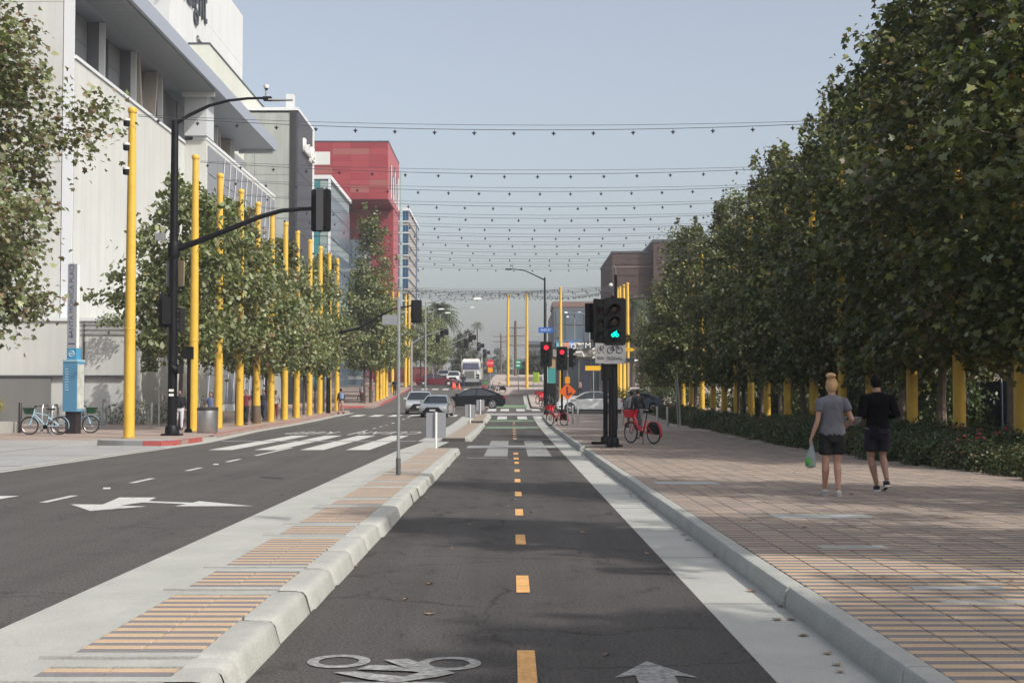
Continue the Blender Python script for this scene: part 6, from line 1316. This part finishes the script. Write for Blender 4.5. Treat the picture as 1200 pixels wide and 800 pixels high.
    for s, A in zip((-1, 1), legs):
        a = V3(A[2]); tip = .0 if a.z < .12 * S else -.05
        c = MB(); c.tube([a + V3((0, -.055, -.052)), a + V3((0, -.02, -.045)), a + V3((0, .05, -.052 + tip)), a + V3((0, .13, -.066 + tip * 1.3)), a + V3((0, .18, -.072 + tip * 1.4))], [(.028 * S, .028 * S), (.040 * S, .046 * S), (.042 * S, .038 * S), (.042 * S, .027 * S), (.026 * S, .016 * S)], 10)
        o = c.build('shoe', shoem, t); remesh(o, max(.008, vx * .6), 1)
        c = MB(); c.hexa([a + V3((-.035, -.07, -.098)), a + V3((.035, -.07, -.098)), a + V3((.032, .19, -.098 + tip * 1.5)), a + V3((-.032, .19, -.098 + tip * 1.5))], [a + V3((-.038, -.07, -.078)), a + V3((.038, -.07, -.078)), a + V3((.034, .19, -.080 + tip * 1.5)), a + V3((-.034, .19, -.080 + tip * 1.5))]); c.build('sole', soles or shoem, o)
    return t
# woman with the bun, walking away
W_ = person('blonde woman with a high bun in grey tee and black shorts walking away', (xat(975, 19.9), 19.9, .155), R(1), 1.62, skin, (.55, .36, .19), mat('grey_tee', (.125, .125, .15), .9, var=.1, vscale=6, bump=.4, bscale=25), mat('black_shorts', (.008, .008, .009), .9), mat('pale_shoe', (.5, .48, .45), .6),
            arms=[[(-.168, 0, 1.35), (-.215, -.03, 1.07), (-.285, .02, .85)], [(.168, 0, 1.35), (.275, -.03, 1.09), (.275, .18, 1.02)]],
            legs=[[(-.085, 0, .86), (-.095, .03, .47), (-.085, .12, .098)], [(.085, 0, .86), (.07, .02, .47), (.055, -.10, .098)]], fem=True, sleeve=.52, hem=.86, shorts=.60, vx=.016, bun=True, headtilt=(.0, .0))
M_ = person('dark-haired man in black pullover and black shorts walking away', (xat(1028, 21), 21.0, .155), R(-2), 1.68, skin_t, (.006, .005, .005), mat('black_pullover', (.006, .006, .007), 1, spec=.1, bump=.4, bscale=25), mat('navy_black_shorts', (.012, .010, .015), .95), mat('black_trainer', (.02, .025, .04), .7),
            arms=[[(-.19, 0, 1.35), (-.25, -.06, 1.09), (-.13, .18, 1.07)], [(.19, 0, 1.35), (.26, -.06, 1.09), (.13, .18, 1.08)]],
            legs=[[(-.09, 0, .86), (-.10, .02, .47), (-.03, -.05, .098)], [(.09, 0, .86), (.07, .0, .50), (.065, -.26, .18)]], sleeve=1.55, hem=.80, shorts=.58, vx=.016, wide=1.06, soles=white_paint, headtilt=(-.005, .03))
# the shirt tail below the pullover
mb = MB(); S = 1.68 / 1.66; mb.tube([(0, 0, .745 * S), (0, 0, .75 * S), (0, 0, .9 * S), (0, 0, 1.0 * S)], [(.178, .135), (.18, .138), (.172, .13), (.16, .115)], 16); o = mb.build('shirt_tail', mat('dark_navy_cotton', (.014, .013, .022), 1, spec=.1), M_)
# things they carry
t = thing('metal_bowl', 'shiny metal bowl the woman carries at her hip', 'bowl', W_.matrix_basis @ Vector((.33, .20, .975)))
MB().lathe([(.03, 0), (.09, .02), (.125, .07), (.135, .11), (.145, .115), (.14, .12), (.128, .108), (.085, .03), (.02, .014)], n=24).build('bowl', mat('tin', (.30, .31, .33), .25, metal=.9), t)
t = thing('shopping_bag', 'translucent white plastic bag with green contents hanging from her hand', 'bag', W_.matrix_basis @ Vector((-.305, .02, .385)), sc=.82)
m = MB(); m.tube([(0, 0, .0), (0, 0, .03), (0, 0, .12), (.01, 0, .22), (.02, 0, .32), (.025, 0, .43), (.02, 0, .47)], [(.04, .03), (.09, .06), (.095, .065), (.075, .05), (.045, .03), (.02, .015), (.012, .012)], 12); o = m.build('bag', mat('thin_plastic', (.50, .56, .58), .3, trans=.5, alpha=.6), t)
m = MB(); m.ball((-.03, -.01, .11), .075, 10, 8, (.9, .75, 1.3)); m.ball((.02, 0, .06), .05, 10, 8); m.build('contents', mat('green_contents', (.08, .33, .07), .6, var=.3, vscale=20), t)
# background people
dk = mat('dark_cloth', (.015, .015, .02), .9); jeans = mat('dark_jeans', (.03, .04, .07), .9); whc = mat('white_cloth', (.5, .5, .52), .9); redc = mat('dark_red_cloth', (.16, .03, .04), .9); bluec = mat('blue_cloth', (.10, .13, .24), .9); greyc = mat('grey_cloth', (.12, .12, .13), .9)
bgp = [(747.5, 62, 'cyclist in black jacket standing over a bicycle beyond the red bicycle', dk, greyc, 0, 1.74, 0, -1), (740, 66, 'person in pale grey top next to the cyclist in black', mat('pale_grey_cloth', (.30, .30, .31), .9), jeans, 20, 1.66, 0, -1),
       (653.5, 118.3, 'person in long grey coat waiting at the far kerb', greyc, mat('grey_trousers', (.16, .16, .17), .9), 90, 1.9, 0, .85), (680, 150, 'faint person in brown by the storefront beyond the orange sign', mat('brown_cloth', (.18, .12, .10), .9), dk, 60, 1.75, 0, -1),
       (211, 61.5, 'person in black behind the slim signal pole by the mall', dk, whc, 180, 1.72, 0, -1), (247, 66, 'woman in blue and white top walking toward us by the litter bin', bluec, jeans, 180, 1.62, 0, -1), (288, 72, 'man in dark red and black standing between the yellow poles', redc, dk, 170, 1.75, 0, -1),
       (296, 82, 'person in dull red shirt behind the yellow pole', redc, whc, 0, 1.7, 0, -1), (309, 80, 'man in dark blue shirt between tree trunks', mat('navy_cloth', (.04, .045, .07), .9), jeans, 160, 1.75, 0, -1), (323, 87, 'person in pale top in the shade under the street trees', whc, redc, 180, 1.68, 0, -1),
       (399.5, 97, 'woman in dark shorts with a blue bag at the pavement edge', dk, mat('pinkish_cloth', (.4, .25, .22), .9), 40, 1.72, .6, -1), (424, 136, 'cyclist in white shirt waiting beyond the cross street', whc, redc, 150, 1.8, 0, -1), (434.5, 141, 'person in pink shirt beyond the cross street', mat('pink_cloth', (.5, .2, .22), .9), dk, 190, 1.75, 0, -1),
       (462.5, 152, 'person in dark clothes by the far yellow poles', dk, dk, 0, 1.8, 0, -1), (543, 176, 'road worker near the truck and cones', dk, jeans, 180, 1.75, 0, -1)]
for px, Y, lab, tm, bm, rz, h, sh_, hem_ in bgp:
    legs = [[(-.09, 0, .86), (-.10, .10, .47), (-.10, .12, .10)], [(.09, 0, .86), (.10, -.0, .46), (.10, -.18, .11)]]
    person(lab, (xat(px, Y), Y, g(Y) + (.15 if abs(px - 543) > 5 else 0)), R(rz), h, skin_t, (.03, .022, .018), tm, bm, dk, legs=legs, shorts=.55 if sh_ else .1, hem=.8 if hem_ < 0 else .62, vx=.032, sleeve=1.8 if tm is dk or tm is greyc else .6)
t = thing('backpack', 'blue bag on the shoulder of the woman at the pavement edge', 'bag', (xat(400.5, 96.7), 96.7, g(97) + 1.15)); MB().tube([(0, 0, 0), (0, 0, .05), (0, 0, .38), (0, 0, .43)], [(.1, .06), (.15, .1), (.14, .09), (.08, .05)], 10).build('pack', mat('pack_blue', (.18, .24, .42), .7), t)
MB().torus((-.05, .08, .3), .13, .015, 'Y', 12, 4).build('strap', mat('pack_blue', (.18, .24, .42)), t)
bicycle('bicycle', 'dark bicycle held by the cyclist in black', (.03, .03, .035), (xat(747.5, 62), 61.6, .16), R(85), False, 1.0)
bicycle('bicycle', 'dark bicycle of the cyclist in white shirt', (.03, .03, .035), (xat(424, 135.5), 135.5, g(135.5) + .15), R(-60), False, 1.1)
# ================================================================== haze
hz = MB().box(-1600, 1600, -350, 2600, -1.1, 46).mesh('haze', smooth=False)
hm = bpy.data.materials.new('haze_air'); hm.use_nodes = True; n = hm.node_tree.nodes; n.remove(n['Principled BSDF'])
pv = n.new('ShaderNodeVolumePrincipled'); pv.inputs['Color'].default_value = (.88, .92, .97, 1); pv.inputs['Density'].default_value = .00038; pv.inputs['Anisotropy'].default_value = 0
hm.node_tree.links.new(pv.outputs[0], n['Material Output'].inputs['Volume'])
hz.materials.append(hm); o = link('haze', hz); tag(o, kind='stuff', label='thin pale haze lying over the street and its far end', cat='haze')
